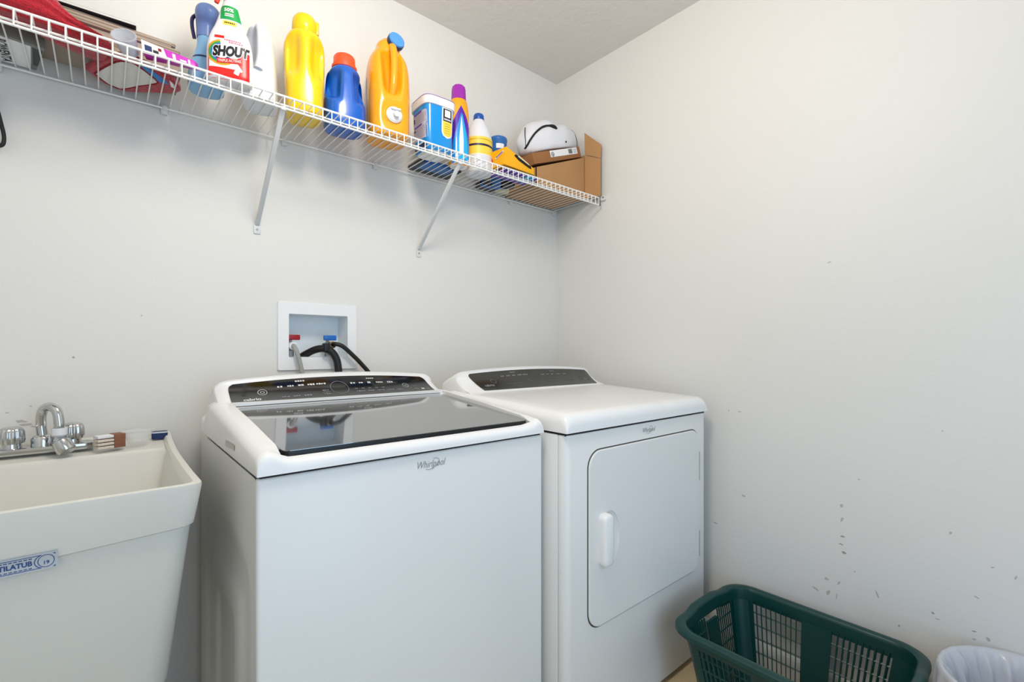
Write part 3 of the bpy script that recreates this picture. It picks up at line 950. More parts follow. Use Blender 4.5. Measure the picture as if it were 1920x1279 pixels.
for x in (-1.364, -0.785):
    p0, p1 = Vector((x, YS + 0.004, LIPB - 0.002)), Vector((x, -0.004, 1.497))
    d = (p1 - p0).normalized()
    nn = Vector((0, -d.z, d.y))
    w, t = 0.0065, 0.0045
    rg = []
    for p in (p0, p1):
        rg.append([p + Vector((w, 0, 0)) - nn * t, p + Vector((w, 0, 0)) + nn * t, p + Vector((-w, 0, 0)) + nn * t, p + Vector((-w, 0, 0)) - nn * t])
    br_ = B().rings(rg).build('brace', M['brace'], shelf, world=True, bevel=0.0015)
    f = B().prism(rrect(0.0105, 0.0165, 0.004, 4, x, 1.4835), -0.004, -0.0003, 'y').build('foot_plate', M['brace'], br_, bevel=0.0008)
    f.data.transform(Matrix.Translation(-shelf.location))
    s_ = B().tube([(x, -0.004, 1.481), (x, -0.0062, 1.481)], 0.0032, 10).build('screw', M['silver'], br_)
    s_.data.transform(Matrix.Translation(-shelf.location))
    hk = B().box(x - 0.006, x + 0.006, YS - 0.0055, YS + 0.008, LIPB - 0.006, LIPB + 0.0035).build('hook', M['brace'], br_, bevel=0.001)
    hk.data.transform(Matrix.Translation(-shelf.location))
B().box(-0.012, -0.0005, YS - 0.020, YS + 0.020, DECK - 0.010, DECK + 0.012).build('end_bracket', M['brace'], shelf, world=True, bevel=0.002)
B().tube([(-0.012, YS - 0.012, DECK + 0.002), (-0.0145, YS - 0.012, DECK + 0.002)], 0.003, 8).build('screw', M['underc'], shelf, world=True)
B().tube([(-0.028, YS - 0.004, DECK - 0.002), (-0.0265, YS - 0.004, LIPB - 0.004)], 0.0028, 8).build('end_cap', M['rubber'], shelf, world=True)

SZ = DECK + 0.0048     # top of the wires: where things stand

# ------------------------------------------------------------------ bottles
# yellow
t = thing('detergent_bottle', 'tall all-yellow bottle with yellow cap on the wire shelf', 'bottle', (-1.273, -0.178, SZ), R(-14))
L = Loft([(0, .040, .052, 3.2), (.004, .047, .058, 3.2), (.02, .0505, .062, 3.2), (.07, .053, .064, 3.0), (.14, .0565, .066, 2.8), (.19, .0575, .066, 2.6), (.222, .0555, .063, 2.5), (.243, .046, .052, 2.3), (.256, .034, .038, 2.1), (.263, .031, .033, 2.0)]).smooth()
def dy(x, y, z):
    if y > 0: return (x, y, z)
    g = math.exp(-((abs(x) - 0.036) / (0.0195 - 0.07 * max(0, 0.15 - z))) ** 4 - ((z - 0.168) / 0.056) ** 4)
    return (x * (1 - 0.10 * g), y + 0.036 * g, z)
L.mesh(72, dy).build('bottle_body', M['yellow'], t, angle=70)
B().lathe([(.0335, .258), (.0355, .260), (.0350, .285), (.033, .298), (.027, .308), (.016, .315), (.001, .317)], 36).build('cap', M['yellow'], t, angle=50)
B().prism(rrect(.010, .012, .004, 4, .030, .0), .262, .300).build('cap_tab', M['yellow'], t, bevel=.003)
# blue with orange-red cap
t = thing('detergent_bottle', 'blue bottle with orange-red cap on the wire shelf', 'bottle', (-1.150, -0.175, SZ), R(-10))
L = Loft([(0, .050, .046, 3.4), (.004, .057, .053, 3.4), (.02, .0615, .057, 3.2), (.06, .0620, .058, 3.0), (.10, .0600, .057, 2.9), (.14, .0570, .055, 2.7), (.17, .0530, .052, 2.5), (.188, .043, .044, 2.2), (.198, .035, .036, 2.0), (.205, .033, .033, 2.0)]).smooth()
def dbl(x, y, z):
    if y > 0: return (x, y, z)
    g = math.exp(-((abs(x) - 0.040) / (0.017 + 0.06 * (z - 0.09))) ** 6 - ((z - 0.130) / 0.045) ** 6)
    return (x * (1 - 0.12 * g), y + 0.036 * g, z)
L.mesh(72, dbl).build('bottle_body', M['blue'], t, angle=70)
B().lathe([(.036, .196), (.0385, .198), (.0385, .206), (.034, .208), (.033, .234), (.030, .239), (.001, .240)], 36).build('cap', M['redcap'], t, angle=40)
patch(lambda a, c: L.side(a, c, -1, .0008), (-.01, .042, .04, .095), 'side_label', M['redcap'], t)
# orange with dispenser tap
t = thing('detergent_jug', 'large orange jug with light blue cap and white push tap on the wire shelf', 'jug', (-1.012, -0.195, SZ), R(-10))
L = Loft([(0, .052, .056, 3.6), (.004, .060, .064, 3.6), (.02, .0645, .068, 3.4), (.08, .0665, .069, 3.2), (.16, .0680, .068, 3.0), (.22, .0670, .064, 2.8), (.262, .061, .056, 2.6), (.288, .049, .045, 2.3), (.302, .040, .036, 2.1), (.322, .034, .032, 2.0), (.338, .020, .020, 2.0)]).smooth()
def dor(x, y, z):
    if y > 0: return (x, y, z)
    w = lerp(0.024, 0.030, smoothstep(.12, .26, z))
    g = math.exp(-(x / w) ** 4 - ((z - 0.212) / 0.072) ** 6)
    k = math.exp(-(x / 0.034) ** 4 - ((z - 0.068) / 0.036) ** 4) * 0.007
    return (x, y + 0.036 * g + k, z)
L.mesh(88, dor).build('bottle_body', M['orange'], t, angle=75)
B().tube(catmull([(.006, -.020, .315), (.006, -.044, .298), (.005, -.060, .262), (.004, -.066, .215), (.002, -.064, .165), (0, -.052, .135)], 6), .0115, 14).build('handle', M['orange'], t)
cp = Matrix.Translation((.010, .006, .312)) @ Matrix.Rotation(R(74), 4, 'X') @ Matrix.Rotation(R(10), 4, 'Y')
B().lathe([(.028, -.01), (.028, .012), (.0265, .022), (.025, .040)], 28).xf(cp).build('neck', M['orange'], t)
B().lathe([(.0265, .036), (.028, .038), (.028, .050), (.026, .052)], 28).xf(cp).build('cap', M['navy'], t)
B().lathe([(.0268, .0515), (.0258, .0560), (.012, .0575), (.001, .0575)], 28).xf(cp).build('cap_top', M['bluecap'], t)
sp_ = Matrix.Translation((.004, -.0605, .066)) @ Matrix.Rotation(R(90), 4, 'X')
B().lathe([(.034, -.006), (.036, .002), (.031, .004), (.029, -.002)], 32).xf(sp_).build('tap_ring', M['gold'], t)
B().lathe([(.026, -.004), (.026, .008), (.021, .013), (.014, .014), (.001, .014)], 28).xf(sp_).build('push_tap', M['white'], t)
B().tube([(.006, -.074, .066), (.006, -.090, .061)], [.0095, .0085], 14).build('spigot', M['white'], t)
B().box(-.010, .022, -.082, -.074, .078, .084).build('tap_lever', M['white'], t, bevel=.002)
patch(lambda a, c: L.side(a, c, -1, .0008), (.0, .05, .06, .20), 'side_label', M['labelw'], t)
# detergent tub
t = thing('detergent_tub', 'blue square tub with white lid and grey information label on the wire shelf', 'tub', (-0.838, -0.200, SZ), R(-2))
L = Loft([(0, .046, .048, 4.5), (.003, .051, .053, 4.5), (.02, .0535, .0560, 4.5), (.15, .0590, .0610, 4.5), (.160, .0595, .0615, 4.5)])
L.mesh(64).build('tub_body', M['tubblue'], t, angle=60)
patch(lambda a, c: L.side(a, c, -1, .0004), (-.052, .052, .003, .028), 'base_band', M['navy'], t)
B().rings([[(x, y, z) for x, y in sellipse(a, c, 4.5, 64)] for z, a, c in ((.152, .060, .062), (.153, .0635, .0655), (.178, .0645, .0665), (.184, .0625, .0645), (.186, .055, .057))]).build('lid', M['white'], t, angle=50)
B().rings([[(x, y, z) for x, y in sellipse(a, c, 4.5, 64)] for z, a, c in ((.1795, .0652, .0672), (.1825, .0645, .0665))], False, False).build('lid_edge', mat('mauve_edge', '9A7FA8', 0.4), t)
sd = lambda a, c: L.side(-a, c, -1, .0007)
patch(sd, (-.055, .050, .040, .135), 'info_label', M['greyl'], t)
B().prism(sellipse(.0465, .0485, 4.5, 40), -.0006, .0002).build('base_panel', M['labelw'], t, smooth=False)
bb = B()
for z0, z1 in ((.0865, .0925), (.130, .1365)): bb.grid(lambda a, c: L.side(-a, c, -1, .0011), [-.055, -.03, 0, .02, .050], [z0, z1])
bb.build('label_stripe', M['violet'], t, smooth=False, recalc=False)
for q, (a, c) in enumerate([(-.03, .118), (-.03, .110), (-.028, .078), (-.05, .085)]):
    B().add([L.side(-(a + .006 * math.cos(w)), c + .0042 * math.sin(w), -1, .0013) for w in [k * math.pi / 5 for k in range(10)]], [tuple(range(10))]).build('pictogram', M['ink'], t, smooth=False, recalc=False)
rr = random.Random(5); bb = B()
for z in (.124, .119, .114, .109, .103, .097, .081, .076, .071, .065, .059, .053, .047):
    a = -.018
    while a < .042:
        w = rr.uniform(.006, .016)
        bb.add([L.side(-v, zz, -1, .0012) for v, zz in ((a, z), (min(a + w, .046), z), (min(a + w, .046), z + .0015), (a, z + .0015))], [(0, 1, 2, 3)])
        a += w + .003
bb.build('label_print', mat('label_print_grey', '8A88A0', .5), t, smooth=False, recalc=False)
fr = lambda a, c: L.front(a, c, .0007)
patch(fr, (.048, .152, lambda b_: .0235 - .0225 * math.sqrt(max(0, 1 - min(1, (.072 - b_) / .024) ** 2)) if b_ < .072 else .001, lambda b_: .0235 + .0225 * math.sqrt(max(0, 1 - min(1, (.072 - b_) / .024) ** 2)) if b_ < .072 else .046), 'badge_border', M['labelw'], t, 6, 14)
fr2 = lambda a, c: L.front(a, c, .0011)
patch(fr2, (.053, .106, lambda b_: .0235 - .0185 * math.sqrt(max(0, 1 - min(1, (.074 - b_) / .021) ** 2)) if b_ < .074 else .005, lambda b_: .0235 + .0185 * math.sqrt(max(0, 1 - min(1, (.074 - b_) / .021) ** 2)) if b_ < .074 else .042), 'yellow_badge', M['labely'], t, 6, 12)
patch(fr2, (.006, .041, .106, .149), 'black_badge', M['ink'], t)
patch(lambda a, c: L.front(a, c, .0015), (.012, .035, .121, .145), 'white_square', M['labelw'], t)
patch(lambda a, c: L.front(a, c, .0015), (.009, .038, .110, .116), 'badge_line', M['greyl'], t)
bb = B()
for k in range(5): bb.grid(lambda a, c: L.front(a, c, .0016), [.012, .022, .034], [.065 + .008 * k, .0665 + .008 * k])
bb.build('badge_print', mat('ochre_print', 'B8952A', .5), t, smooth=False, recalc=False)
# purple-cap bottle
t = thing('scent_bottle', 'slim orange and purple bottle with purple cap and blue label, beside the white-lidded tub', 'bottle', (-0.708, -0.170, SZ), R(-16))
L = Loft([(0, .032, .026, 2.6), (.004, .037, .031, 2.6), (.02, .0395, .033, 2.6), (.10, .0395, .033, 2.5), (.17, .0385, .032, 2.4), (.22, .0360, .030, 2.3), (.245, .031, .028, 2.1), (.256, .026, .025, 2.0)]).smooth()
B().prism(sellipse(.032, .026, 2.6, 32), -.0006, .0002).build('base_panel', M['labelw'], t, smooth=False)
L.mesh(48).build('bottle_body', M['gold'], t, angle=70)
B().lathe([(.0280, .252), (.0290, .254), (.0275, .290), (.0245, .303), (.021, .307), (.001, .308)], 10).build('cap', M['purple'], t, angle=20)
def arch(w, zt, zk, p=1.6): return lambda z: w if z < zk else max(.0005, w * (1 - ((z - zk) / (zt - zk)) ** p))
va = arch(.037, .222, .125)
patch(lambda a, c: L.front(a, c, .0006), (.006, .2215, lambda z: -va(z), va), 'purple_label', M['violet'], t, 14, 20)
vb = arch(.033, .195, .070, 1.2)
patch(lambda a, c: L.front(a, c, .0010), (.004, .1945, lambda z: -vb(z), vb), 'blue_label', M['tubblue'], t, 14, 20)
vc = arch(.021, .190, .060, 1.3)
patch(lambda a, c: L.front(a, c, .0013), (.020, .1895, lambda z: -vc(z) + .004, lambda z: vc(z) + .004), 'cyan_label', M['cyan'], t, 10, 20)
vd = arch(.0085, .180, .090, 1.3)
patch(lambda a, c: L.front(a, c, .0016), (.036, .179, lambda z: -vd(z), vd), 'white_streak', M['labelw'], t, 6, 20)
# bleach
t = thing('bleach_bottle', 'white round-shouldered jug with blue cap and yellow label on the wire shelf', 'bottle', (-0.600, -0.152, SZ))
prof = [(.046, 0), (.052, .003), (.0545, .010), (.0545, .125), (.053, .140), (.046, .165), (.034, .192), (.022, .212), (.0185, .222)]
B().lathe(prof, 40).build('bottle_body', M['jug'], t, angle=50)
B().lathe([(.0205, .217), (.0215, .219), (.0205, .236), (.017, .241), (.001, .242)], 28).build('cap', mat('royal_blue_cap', '1B54A8', .3), t, angle=40)
def cyl(x0, x1, r, z0, z1, nm, mt):
    B().rings([[(r * math.cos(a), r * math.sin(a), z) for a in [R(lerp(x0, x1, k / 24)) for k in range(25)]] for z in (z0, z1)], False, False, False).build(nm, mt, t, recalc=False)
cyl(150, 350, .0549, .062, .134, 'yellow_label', M['labely'])
cyl(150, 350, .0552, .098, .106, 'dark_stripe', mat('dark_label_stripe', '2A1E4A', .4))
cyl(150, 350, .0552, .122, .125, 'ochre_stripe', mat('ochre_stripe', 'C9A21C', .4))
cyl(150, 350, .0552, .062, .066, 'white_stripe', M['labelw'])
B().tube(catmull([(.004, .020, .208), (.008, .042, .200), (.008, .050, .180), (.006, .050, .150)], 5), .008, 10).build('handle', M['jug'], t)
# blue measuring cup
t = thing('blue_canister', 'blue canister with a small white printed panel, behind the yellow baking soda carton', 'canister', (-0.452, -0.092, SZ), rot=(0, 0, R(-25)))
B().lathe([(.027, 0), (.030, .004), (.0365, .192), (.0385, .195), (.0385, .204), (.036, .208), (.020, .212), (.001, .213)], 32).build('canister_body', M['teald'], t, angle=40)
B().grid(lambda a, z: (((.030 + .0065 * (z - .004) / .188 + .0007)) * math.sin(a), -((.030 + .0065 * (z - .004) / .188 + .0007)) * math.cos(a), z), [R(-28 + 7 * k) for k in range(9)], [.155, .165, .175]).build('printed_panel', M['labelw'], t, recalc=False)
# light blue bottle at the left
t = thing('spray_bottle', 'light blue bottle with rounded blue head, behind the stain remover spray', 'bottle', (-1.524, -0.165, SZ), R(-12))
t.scale = (0.92, 0.92, 0.90)
L = Loft([(0, .036, .036, 2.4), (.003, .043, .043, 2.4), (.012, .0455, .0455, 2.4), (.05, .044, .044, 2.4), (.085, .037, .037, 2.2), (.115, .0285, .0285, 2.1), (.14, .0235, .0235, 2.0), (.165, .0225, .0225, 2.0)]).smooth()
L.mesh(44).build('bottle_body', M['sky'], t, angle=70)
L2 = Loft([(.160, .0240, .0240, 2), (.166, .0245, .0245, 2), (.195, .0255, .028, 2, 0, .0), (.210, .030, .036, 2, .004, -.006), (.228, .0325, .040, 2, .005, -.008), (.243, .029, .036, 2, .005, -.008), (.252, .018, .022, 2, .005, -.006), (.255, .004, .005, 2, .005, -.006)]).smooth()
L2.mesh(36).build('spray_head', mat('slate_blue_plastic', '6C86BC', .3), t, angle=70)
B().tube(catmull([(-.022, .005, .232), (-.034, .002, .215), (-.035, .004, .190), (-.030, .010, .160)], 5), .005, 8).build('trigger', mat('dark_violet_plastic', '2A2350', .35), t)
patch(lambda a, c: L.front(a, c, .0006), (.088, .094, lambda z: -.036, lambda z: .036), 'band', M['navy'], t, 16, 2)
# stain remover
t = thing('stain_remover_spray', 'white and red SHOUT stain remover spray bottle with green neck label', 'spray bottle', (-1.482, -0.250, SZ), R(-17))
L = Loft([(0, .044, .022, 3.2), (.004, .050, .027, 3.2), (.015, .0525, .029, 3.2), (.07, .0525, .029, 3.0), (.10, .0500, .028, 2.8), (.125, .0435, .026, 2.5), (.145, .0355, .024, 2.2), (.165, .0290, .022, 2.1), (.185, .0235, .020, 2.0), (.205, .018, .017, 2.0), (.218, .0135, .0135, 2.0)]).smooth()
L.mesh(52).build('bottle_body', M['white'], t, angle=70)
fr = lambda o: (lambda a, c: L.front(a, c, o))
patch(fr(.0006), (.001, .078, lambda z: -.0465, lambda z: .0465), 'red_label', M['red'], t, 24, 12)
wl = lambda z: -.0465
patch(fr(.0009), (.028, .110, lambda z: -.0440, lambda z: .028 - .010 * smoothstep(.03, .05, z) if z < .05 else .018 + .020 * smoothstep(.05, .09, z)), 'white_label', M['labelw'], t, 20, 16)
for i, (r0, c) in enumerate((('E0A21E', 0), ('3F9E3A', 1), ('2C72C8', 2), ('27306F', 3))):
    ra = .034 - .0045 * i
    vs, fs = ring2(lambda a, c_: L.front(max(-.0462, a), c_, .0012 + .0001 * i), -.016, .066, ra, ra * .96, .0047, 28, 95, 330)
    B().add(vs, fs).build('rainbow_swirl', mat('swirl_%d' % i, r0, .35), t, smooth=False, recalc=False)
for off, mt_, bd, nm in ((.0019, M['labelw'], .0034, 'lettering_outline'), (.0023, M['ink'], .0017, 'lettering')):
    vs, fs = text_geo('SHOUT', .030, .12, bd)
    B().add([L.front(x * .80 + .004, .071 + y * 1.15 + x * .10, off) for x, y, z in vs], fs).build(nm, mt_, t, smooth=False, recalc=False)
patch(lambda a, c: L.front(a, c + a * .12, .0017), (-.026, .031, .041, .0535), 'red_banner', M['red'], t, 12, 2)
vs, fs = text_geo('TRIPLE ACTING', .0092, 0, .0002)
B().add([L.front(x * .80 + .002, .0475 + y + x * .12, .0022) for x, y, z in vs], fs).build('lettering', mat('pale_pink_print', 'FBD5CF', .4), t, smooth=False, recalc=False)
patch(fr(.0016), (-.032, -.010, .1035, .1105), 'red_tag', M['red'], t, 6, 2)
bb = B(); rr = random.Random(11)
for z, a0, a1 in ((.0995, -.010, .028), (.0945, .0, .028)):
    a = a0
    while a < a1:
        w = rr.uniform(.002, .005)
        bb.add([L.front(v, q, .0016) for v, q in ((a, z), (a + w, z), (a + w, z + .003), (a, z + .003))], [(0, 1, 2, 3)]); a += w + .0012
bb.build('small_print', mat('rose_print', 'D5607A', .5), t, smooth=False, recalc=False)
shirt = [(-.010, .006), (-.004, .010), (.000, .008), (.004, .010), (.011, .005), (.009, .000), (.006, .002), (.006, -.011), (-.006, -.011), (-.006, .002), (-.009, .0)]
B().add([L.front(.020 + (x * .9 + y * .35), .026 + (y * .95 - x * .35), .0018) for x, y in shirt], [tuple(range(11))]).build('shirt_print', M['labelw'], t, smooth=False, recalc=False)
patch(fr(.0006), (.158, .196, lambda z: -.020, lambda z: .0275 - .009 * (z - .158) / .038), 'green_label', M['green'], t, 12, 8)
lettering('lettering', '50%', .013, lambda a, c: L.front(a - .001, .184 + c, .0012), M['labelw'], t, bold=.0004)
bb = B()
for z in (.1715, .1665): bb.grid(lambda a, c: L.front(a, c, .0012), [-.010 + .0025 * k for k in range(9)], [z, z + .0028])
bb.build('small_print', M['labelw'], t, smooth=False, recalc=False)
patch(fr(.0006), (-.014, .017, .1425, .1545), 'yellow_tag', M['labely'], t, 10, 3)
bb = B()
for k in range(6): bb.grid(lambda a, c: L.front(a, c, .0012), [-.010 + .004 * k, -.0072 + .004 * k], [.147, .1505])
bb.build('small_print', M['ink'], t, smooth=False, recalc=False)
B().lathe([(.0155, .214), (.016, .216), (.016, .236), (.012, .240)], 24).build('collar', M['white'], t)
B().rings([[(x, y - .012, z) for x, y in rrect(a, c, .006, 4)] for z, a, c in ((.238, .010, .020), (.250, .012, .034), (.268, .011, .036), (.274, .008, .030))]).build('spray_head', M['white'], t, bevel=.002)
tr = B().tube(catmull([(-.004, -.026, .250), (-.012, -.034, .238), (-.020, -.034, .214), (-.027, -.032, .188)], 5), [.0062] * 13 + [.0062, .0058, .005], 10)
tr.build('trigger', M['spray'], t)
# white jug behind it
t = thing('white_jug', 'plain white jug with hollow handle, between the stain remover spray and the yellow bottle', 'jug', (-1.395, -0.172, SZ), R(-20))
t.scale = (1, 1, 0.93)
L = Loft([(0, .038, .050, 3.4), (.004, .043, .056, 3.4), (.02, .0455, .058, 3.2), (.08, .0450, .058, 3.0), (.14, .0420, .056, 2.8), (.19, .0380, .053, 2.6), (.218, .033, .046, 2.4), (.232, .024, .034, 2.2), (.238, .010, .014, 2)]).smooth()
def djg(x, y, z):
    if y > 0: return (x, y, z)
    g = math.exp(-((x + .020) / .022) ** 4 - ((z - .16) / .060) ** 6)
    k = math.exp(-((x - .010) / .008) ** 2 - ((z - .075) / .04) ** 4) * .006
    return (x, y + .034 * g + k, z)
L.mesh(72, djg).build('jug_body', M['jug'], t, angle=75)
B().tube(catmull([(.004, -.034, .226), (.010, -.052, .205), (.012, -.058, .165), (.010, -.056, .120), (.004, -.054, .090)], 6), .0115, 12).build('handle', M['jug'], t)

# ------------------------------------------------------------------ right end of the shelf
# yellow baking soda carton
t = thing('baking_soda_box', 'torn-open orange-yellow baking soda carton lying on the shelf front', 'carton', (-0.49, -0.215, SZ + .020))
A = [(-.565, -.268, SZ + .020), (-.412, -.275, SZ + .012), (-.372, -.200, SZ + .014), (-.575, -.165, SZ + .020)]
TT = [(-.553, -.268, SZ + .092), (-.413, -.275, SZ + .038), (-.385, -.200, SZ + .050), (-.575, -.165, SZ + .086)]
gb = mat('yellow_carton', 'F4AE10', .45)
B().hexa(A + TT).build('carton', gb, t, world=True, bevel=.0015)
def face(p, q, r_, s, off):     # bilinear coordinates on a quad, pushed out along its normal
    p, q, r_, s = map(Vector, (p, q, r_, s))
    n = (q - p).cross(s - p).normalized()
    return lambda u, v: tuple((p * (1 - u) + q * u) * (1 - v) + (s * (1 - u) + r_ * u) * v + n * off)
ff = face(A[0], A[1], TT[1], TT[0], .0008)
B().add([ff(u, v) for u, v in ((.28, .80), (.33, .97), (.88, .93), (.90, .62), (.82, .55), (.60, .62), (.45, .66))], [tuple(range(7))]).build('torn_opening_dark', M['black'], t, world=True, smooth=False, recalc=False)  # flat black patch painting the shaded inside of the tear
ff2 = face(A[0], A[1], TT[1], TT[0], .0016)
B().add([ff2(u, v) for u, v in ((.40, .90), (.44, 1.04), (.80, 1.0), (.82, .86))], [(0, 1, 2, 3)]).build('torn_flap', mat('pale_carton_inside', 'E3CDA0', .7), t, world=True, smooth=False, recalc=False)
fl = face(A[3], A[0], TT[0], TT[3], .0008)
vs, fs = ring2(fl, .22, .42, .16, .22, .05, 20)
B().add(vs, fs).build('round_emblem', M['red'], t, world=True, smooth=False, recalc=False)
B().add([fl(u, v) for u, v in ((.48, .52), (.55, .46), (.92, .76), (.86, .84))], [(0, 1, 2, 3)]).build('name_panel', M['labelw'], t, world=True, smooth=False, recalc=False)
fl2 = face(A[3], A[0], TT[0], TT[3], .0014)
B().add([fl2(u, v) for u, v in ((.53, .55), (.57, .52), (.87, .75), (.83, .79))], [(0, 1, 2, 3)]).build('name_print', M['violet'], t, world=True, smooth=False, recalc=False)
# packets beneath / around
t = thing('flat_packet', 'purple and teal flat packet under the yellow baking soda carton', 'packet', (-.47, -.24, SZ))
B().box(-.56, -.385, -.272, -.175, SZ + .0005, SZ + .009).build('packet', M['violet'], t, world=True, bevel=.003)
B().box(-.45, -.40, -.2735, -.20, SZ + .0, SZ + .0095).build('teal_end', M['cyan'], t, world=True, bevel=.003)
t = thing('flat_packet', 'blue and dark grey flat packet lying behind the white-lidded blue tub', 'packet', (-.75, -.075, SZ))
B().box(-.845, -.665, -.128, -.022, SZ + .0005, SZ + .016).build('packet', M['underc'], t, world=True, bevel=.004)
B().box(-.83, -.70, -.1285, -.060, SZ - .0004, SZ + .0164).build('blue_band', M['teald'], t, world=True, bevel=.003)
t = thing('flat_tin', 'dark flat tin at the wall behind the white bleach jug', 'tin', (-.48, -.05, SZ))
B().prism(rrect(.050, .034, .012, 5, -.475, -.052), SZ + .0005, SZ + .020).build('tin', M['underc'], t, world=True, bevel=.003)
B().prism(rrect(.030, .012, .004, 4, -.495, -.067), SZ - .0002, SZ + .0206).build('blue_patch', M['teald'], t, world=True)
t = thing('black_lid', 'round black lid lying on the wires between the bleach jug and the cardboard box', 'lid', (-.428, -.125, SZ))
B().lathe([(.030, .0), (.032, .002), (.032, .014), (.029, .016), (.001, .016)], 28).build('lid_disc', M['rubber'], t)
# pale bag and yellow piece behind
t = thing('cream_pouch', 'pale cream plastic pouch standing behind the white padded bag', 'pouch', (-.398, -.050, SZ))
Lf = Loft([(0, .034, .020, 2.4), (.004, .037, .023, 2.4), (.08, .036, .022, 2.4), (.16, .034, .014, 2.4), (.225, .030, .006, 2.4), (.24, .029, .003, 2.4)])
Lf.mesh(32).build('pouch_body', M['cream'], t, angle=60)
patch(lambda a, c: Lf.front(a, c, .0007), (-.03, .030, .130, .165), 'yellow_band', M['labely'], t)
# cardboard carton
t = thing('cardboard_box', 'brown cardboard box with a raised flap at the corner end of the shelf', 'box', (-.2, -.115, SZ))
def sheet(p, th=.003):
    p = [Vector(q) for q in p]
    n = (p[1] - p[0]).cross(p[2] - p[0]).normalized() * th
    k = len(p)
    return B().rings([[tuple(q) for q in p], [tuple(q + n) for q in p]])
cx0, cx1, cy0, cy1 = -.352, -.042, -.222, -.014
sheet([(cx0, cy0, SZ), (cx1, cy0, SZ), (cx1, cy1, SZ), (cx0, cy1, SZ)], .004).build('bottom_panel', M['card'], t, world=True, smooth=False)
sheet([(cx0, cy0, SZ), (cx1, cy0, SZ), (cx1, cy0, SZ + .196), (cx0, cy0, SZ + .075)], -.003).build('front_panel', M['card'], t, world=True, smooth=False)
sheet([(cx0, cy1, SZ), (cx1, cy1, SZ), (cx1, cy1, SZ + .196), (cx0, cy1, SZ + .10)], .003).build('back_panel', M['card'], t, world=True, smooth=False)
sheet([(cx0, cy0, SZ), (cx0, cy1, SZ), (cx0, cy1, SZ + .10), (cx0, cy0, SZ + .075)], .003).build('side_panel', M['card'], t, world=True, smooth=False)
sheet([(cx1, cy0, SZ), (cx1, cy1, SZ), (cx1, cy1, SZ + .206), (cx1, cy0, SZ + .206)], -.003).build('side_panel', M['card'], t, world=True, smooth=False)
sheet([(cx1, cy0 - .001, SZ + .002), (-.022, -.300, SZ + .004), (-.022, -.300, SZ + .172), (cx1, cy0 - .001, SZ + .205)], .003).build('flap', M['card'], t, world=True, smooth=False)
sheet([(cx1, cy0 - .001, SZ + .208), (-.022, -.300, SZ + .174), (-.018, -.300, SZ + .236), (cx1 + .004, cy0 + .004, SZ + .312)], .003).build('flap', M['card'], t, world=True, smooth=False)
# labelled small box, tilted inside
t = thing('labelled_box', 'small brown box with white barcode label, tilted under the white padded bag', 'box', (-.20, -.115, SZ + .135), rot=(0, R(-20), 0))
B().box(-.165, .150, -.104, .085, .0085, .055).build('box_body', mat('darker_cardboard', '99683F', .8, var=.05), t, bevel=.002)
patch(lambda a, c: (a, -.1046, c), (-.055, .128, .026, .0535), 'white_label', M['labelw'], t, 2, 2)
bb = B()
a = .068
rr = random.Random(2)
while a < .092:
    w = rr.uniform(.001, .0028); bb.add([(a, -.1052, .030), (a + w, -.1052, .030), (a + w, -.1052, .050), (a, -.1052, .050)], [(0, 1, 2, 3)]); a += w + .0012
bb.build('barcode', M['ink'], t, smooth=False, recalc=False)
bb = B()
for k in range(4): bb.add([(.100, -.1052, .031 + .005 * k), (.122, -.1052, .031 + .005 * k), (.122, -.1052, .0325 + .005 * k), (.100, -.1052, .0325 + .005 * k)], [(0, 1, 2, 3)])
bb.build('small_print', M['dimprint'], t, smooth=False, recalc=False)
vs, fs = ring2(lambda a, c: (a, -.1053, c), -.040, .037, .0095, .0095, .0022, 24)
B().add(vs, fs).build('logo_ring', M['ink'], t, smooth=False, recalc=False)
lettering('lettering', 'hp', .014, lambda a, c: (-.040 + a, -.1053, .037 + c), M['ink'], t, shear=.3)
# white padded bag with black piping
t = thing('white_bag', 'white padded bag with black strap and piping, on top of the brown boxes', 'bag', (-.158, -.128, SZ + .178), rot=(0, R(-18), 0))
rings = []
for i in range(25):
    s = i / 24
    x = lerp(-.185, .165, s)
    e = math.sin(math.pi * min(max(s, .012), .988)) ** .42
    hz_ = (.094 + .014 * math.cos(2.2 * math.pi * (s - .25))) * e
    hy_ = .088 * e
    rg = []
    for k in range(40):
        a = 2 * math.pi * k / 40
        c, q = math.cos(a), math.sin(a)
        y = hy_ * math.copysign(abs(c) ** .8, c)
        z = hz_ * math.copysign(abs(q) ** .8, q)
        fold = .006 * math.sin(9 * s + 3 * a) * math.exp(-((s - .62) / .2) ** 2) + .004 * math.sin(23 * s + 2 * a)
        rg.append((x, y * (1 + .3 * fold / .01 * .06), max(z, -.040) + .075 + fold * (1 if q > -.3 else 0)))
    rings.append(rg)
B().rings(rings).build('bag_body', M['bagw'], t, angle=80)
def onbag(s, a, off=.003):
    e = math.sin(math.pi * min(max(s, .012), .988)) ** .42
    hz_ = (.094 + .014 * math.cos(2.2 * math.pi * (s - .25))) * e; hy_ = .088 * e
    c, q = math.cos(a), math.sin(a)
    y = hy_ * math.copysign(abs(c) ** .8, c); z = hz_ * math.copysign(abs(q) ** .8, q)
    p = Vector((lerp(-.185, .165, s), y, max(z, -.04) + .075))
    return p + Vector((0, c, q)) * off
def bagpath(k, n=8): return [onbag(p.x, R(p.y), .0015) for p in catmull([(a, c, 0) for a, c in k], n)]
B().tube(bagpath([(.010, 222), (.030, 185), (.10, 162), (.20, 152), (.30, 150), (.40, 154), (.46, 160)]), [.0045] * 36 + [.005, .006, .0072, .008, .0085, .0085, .0085, .0082, .0075, .0065, .005, .004, .003], 8).build('strap', M['strap'], t)
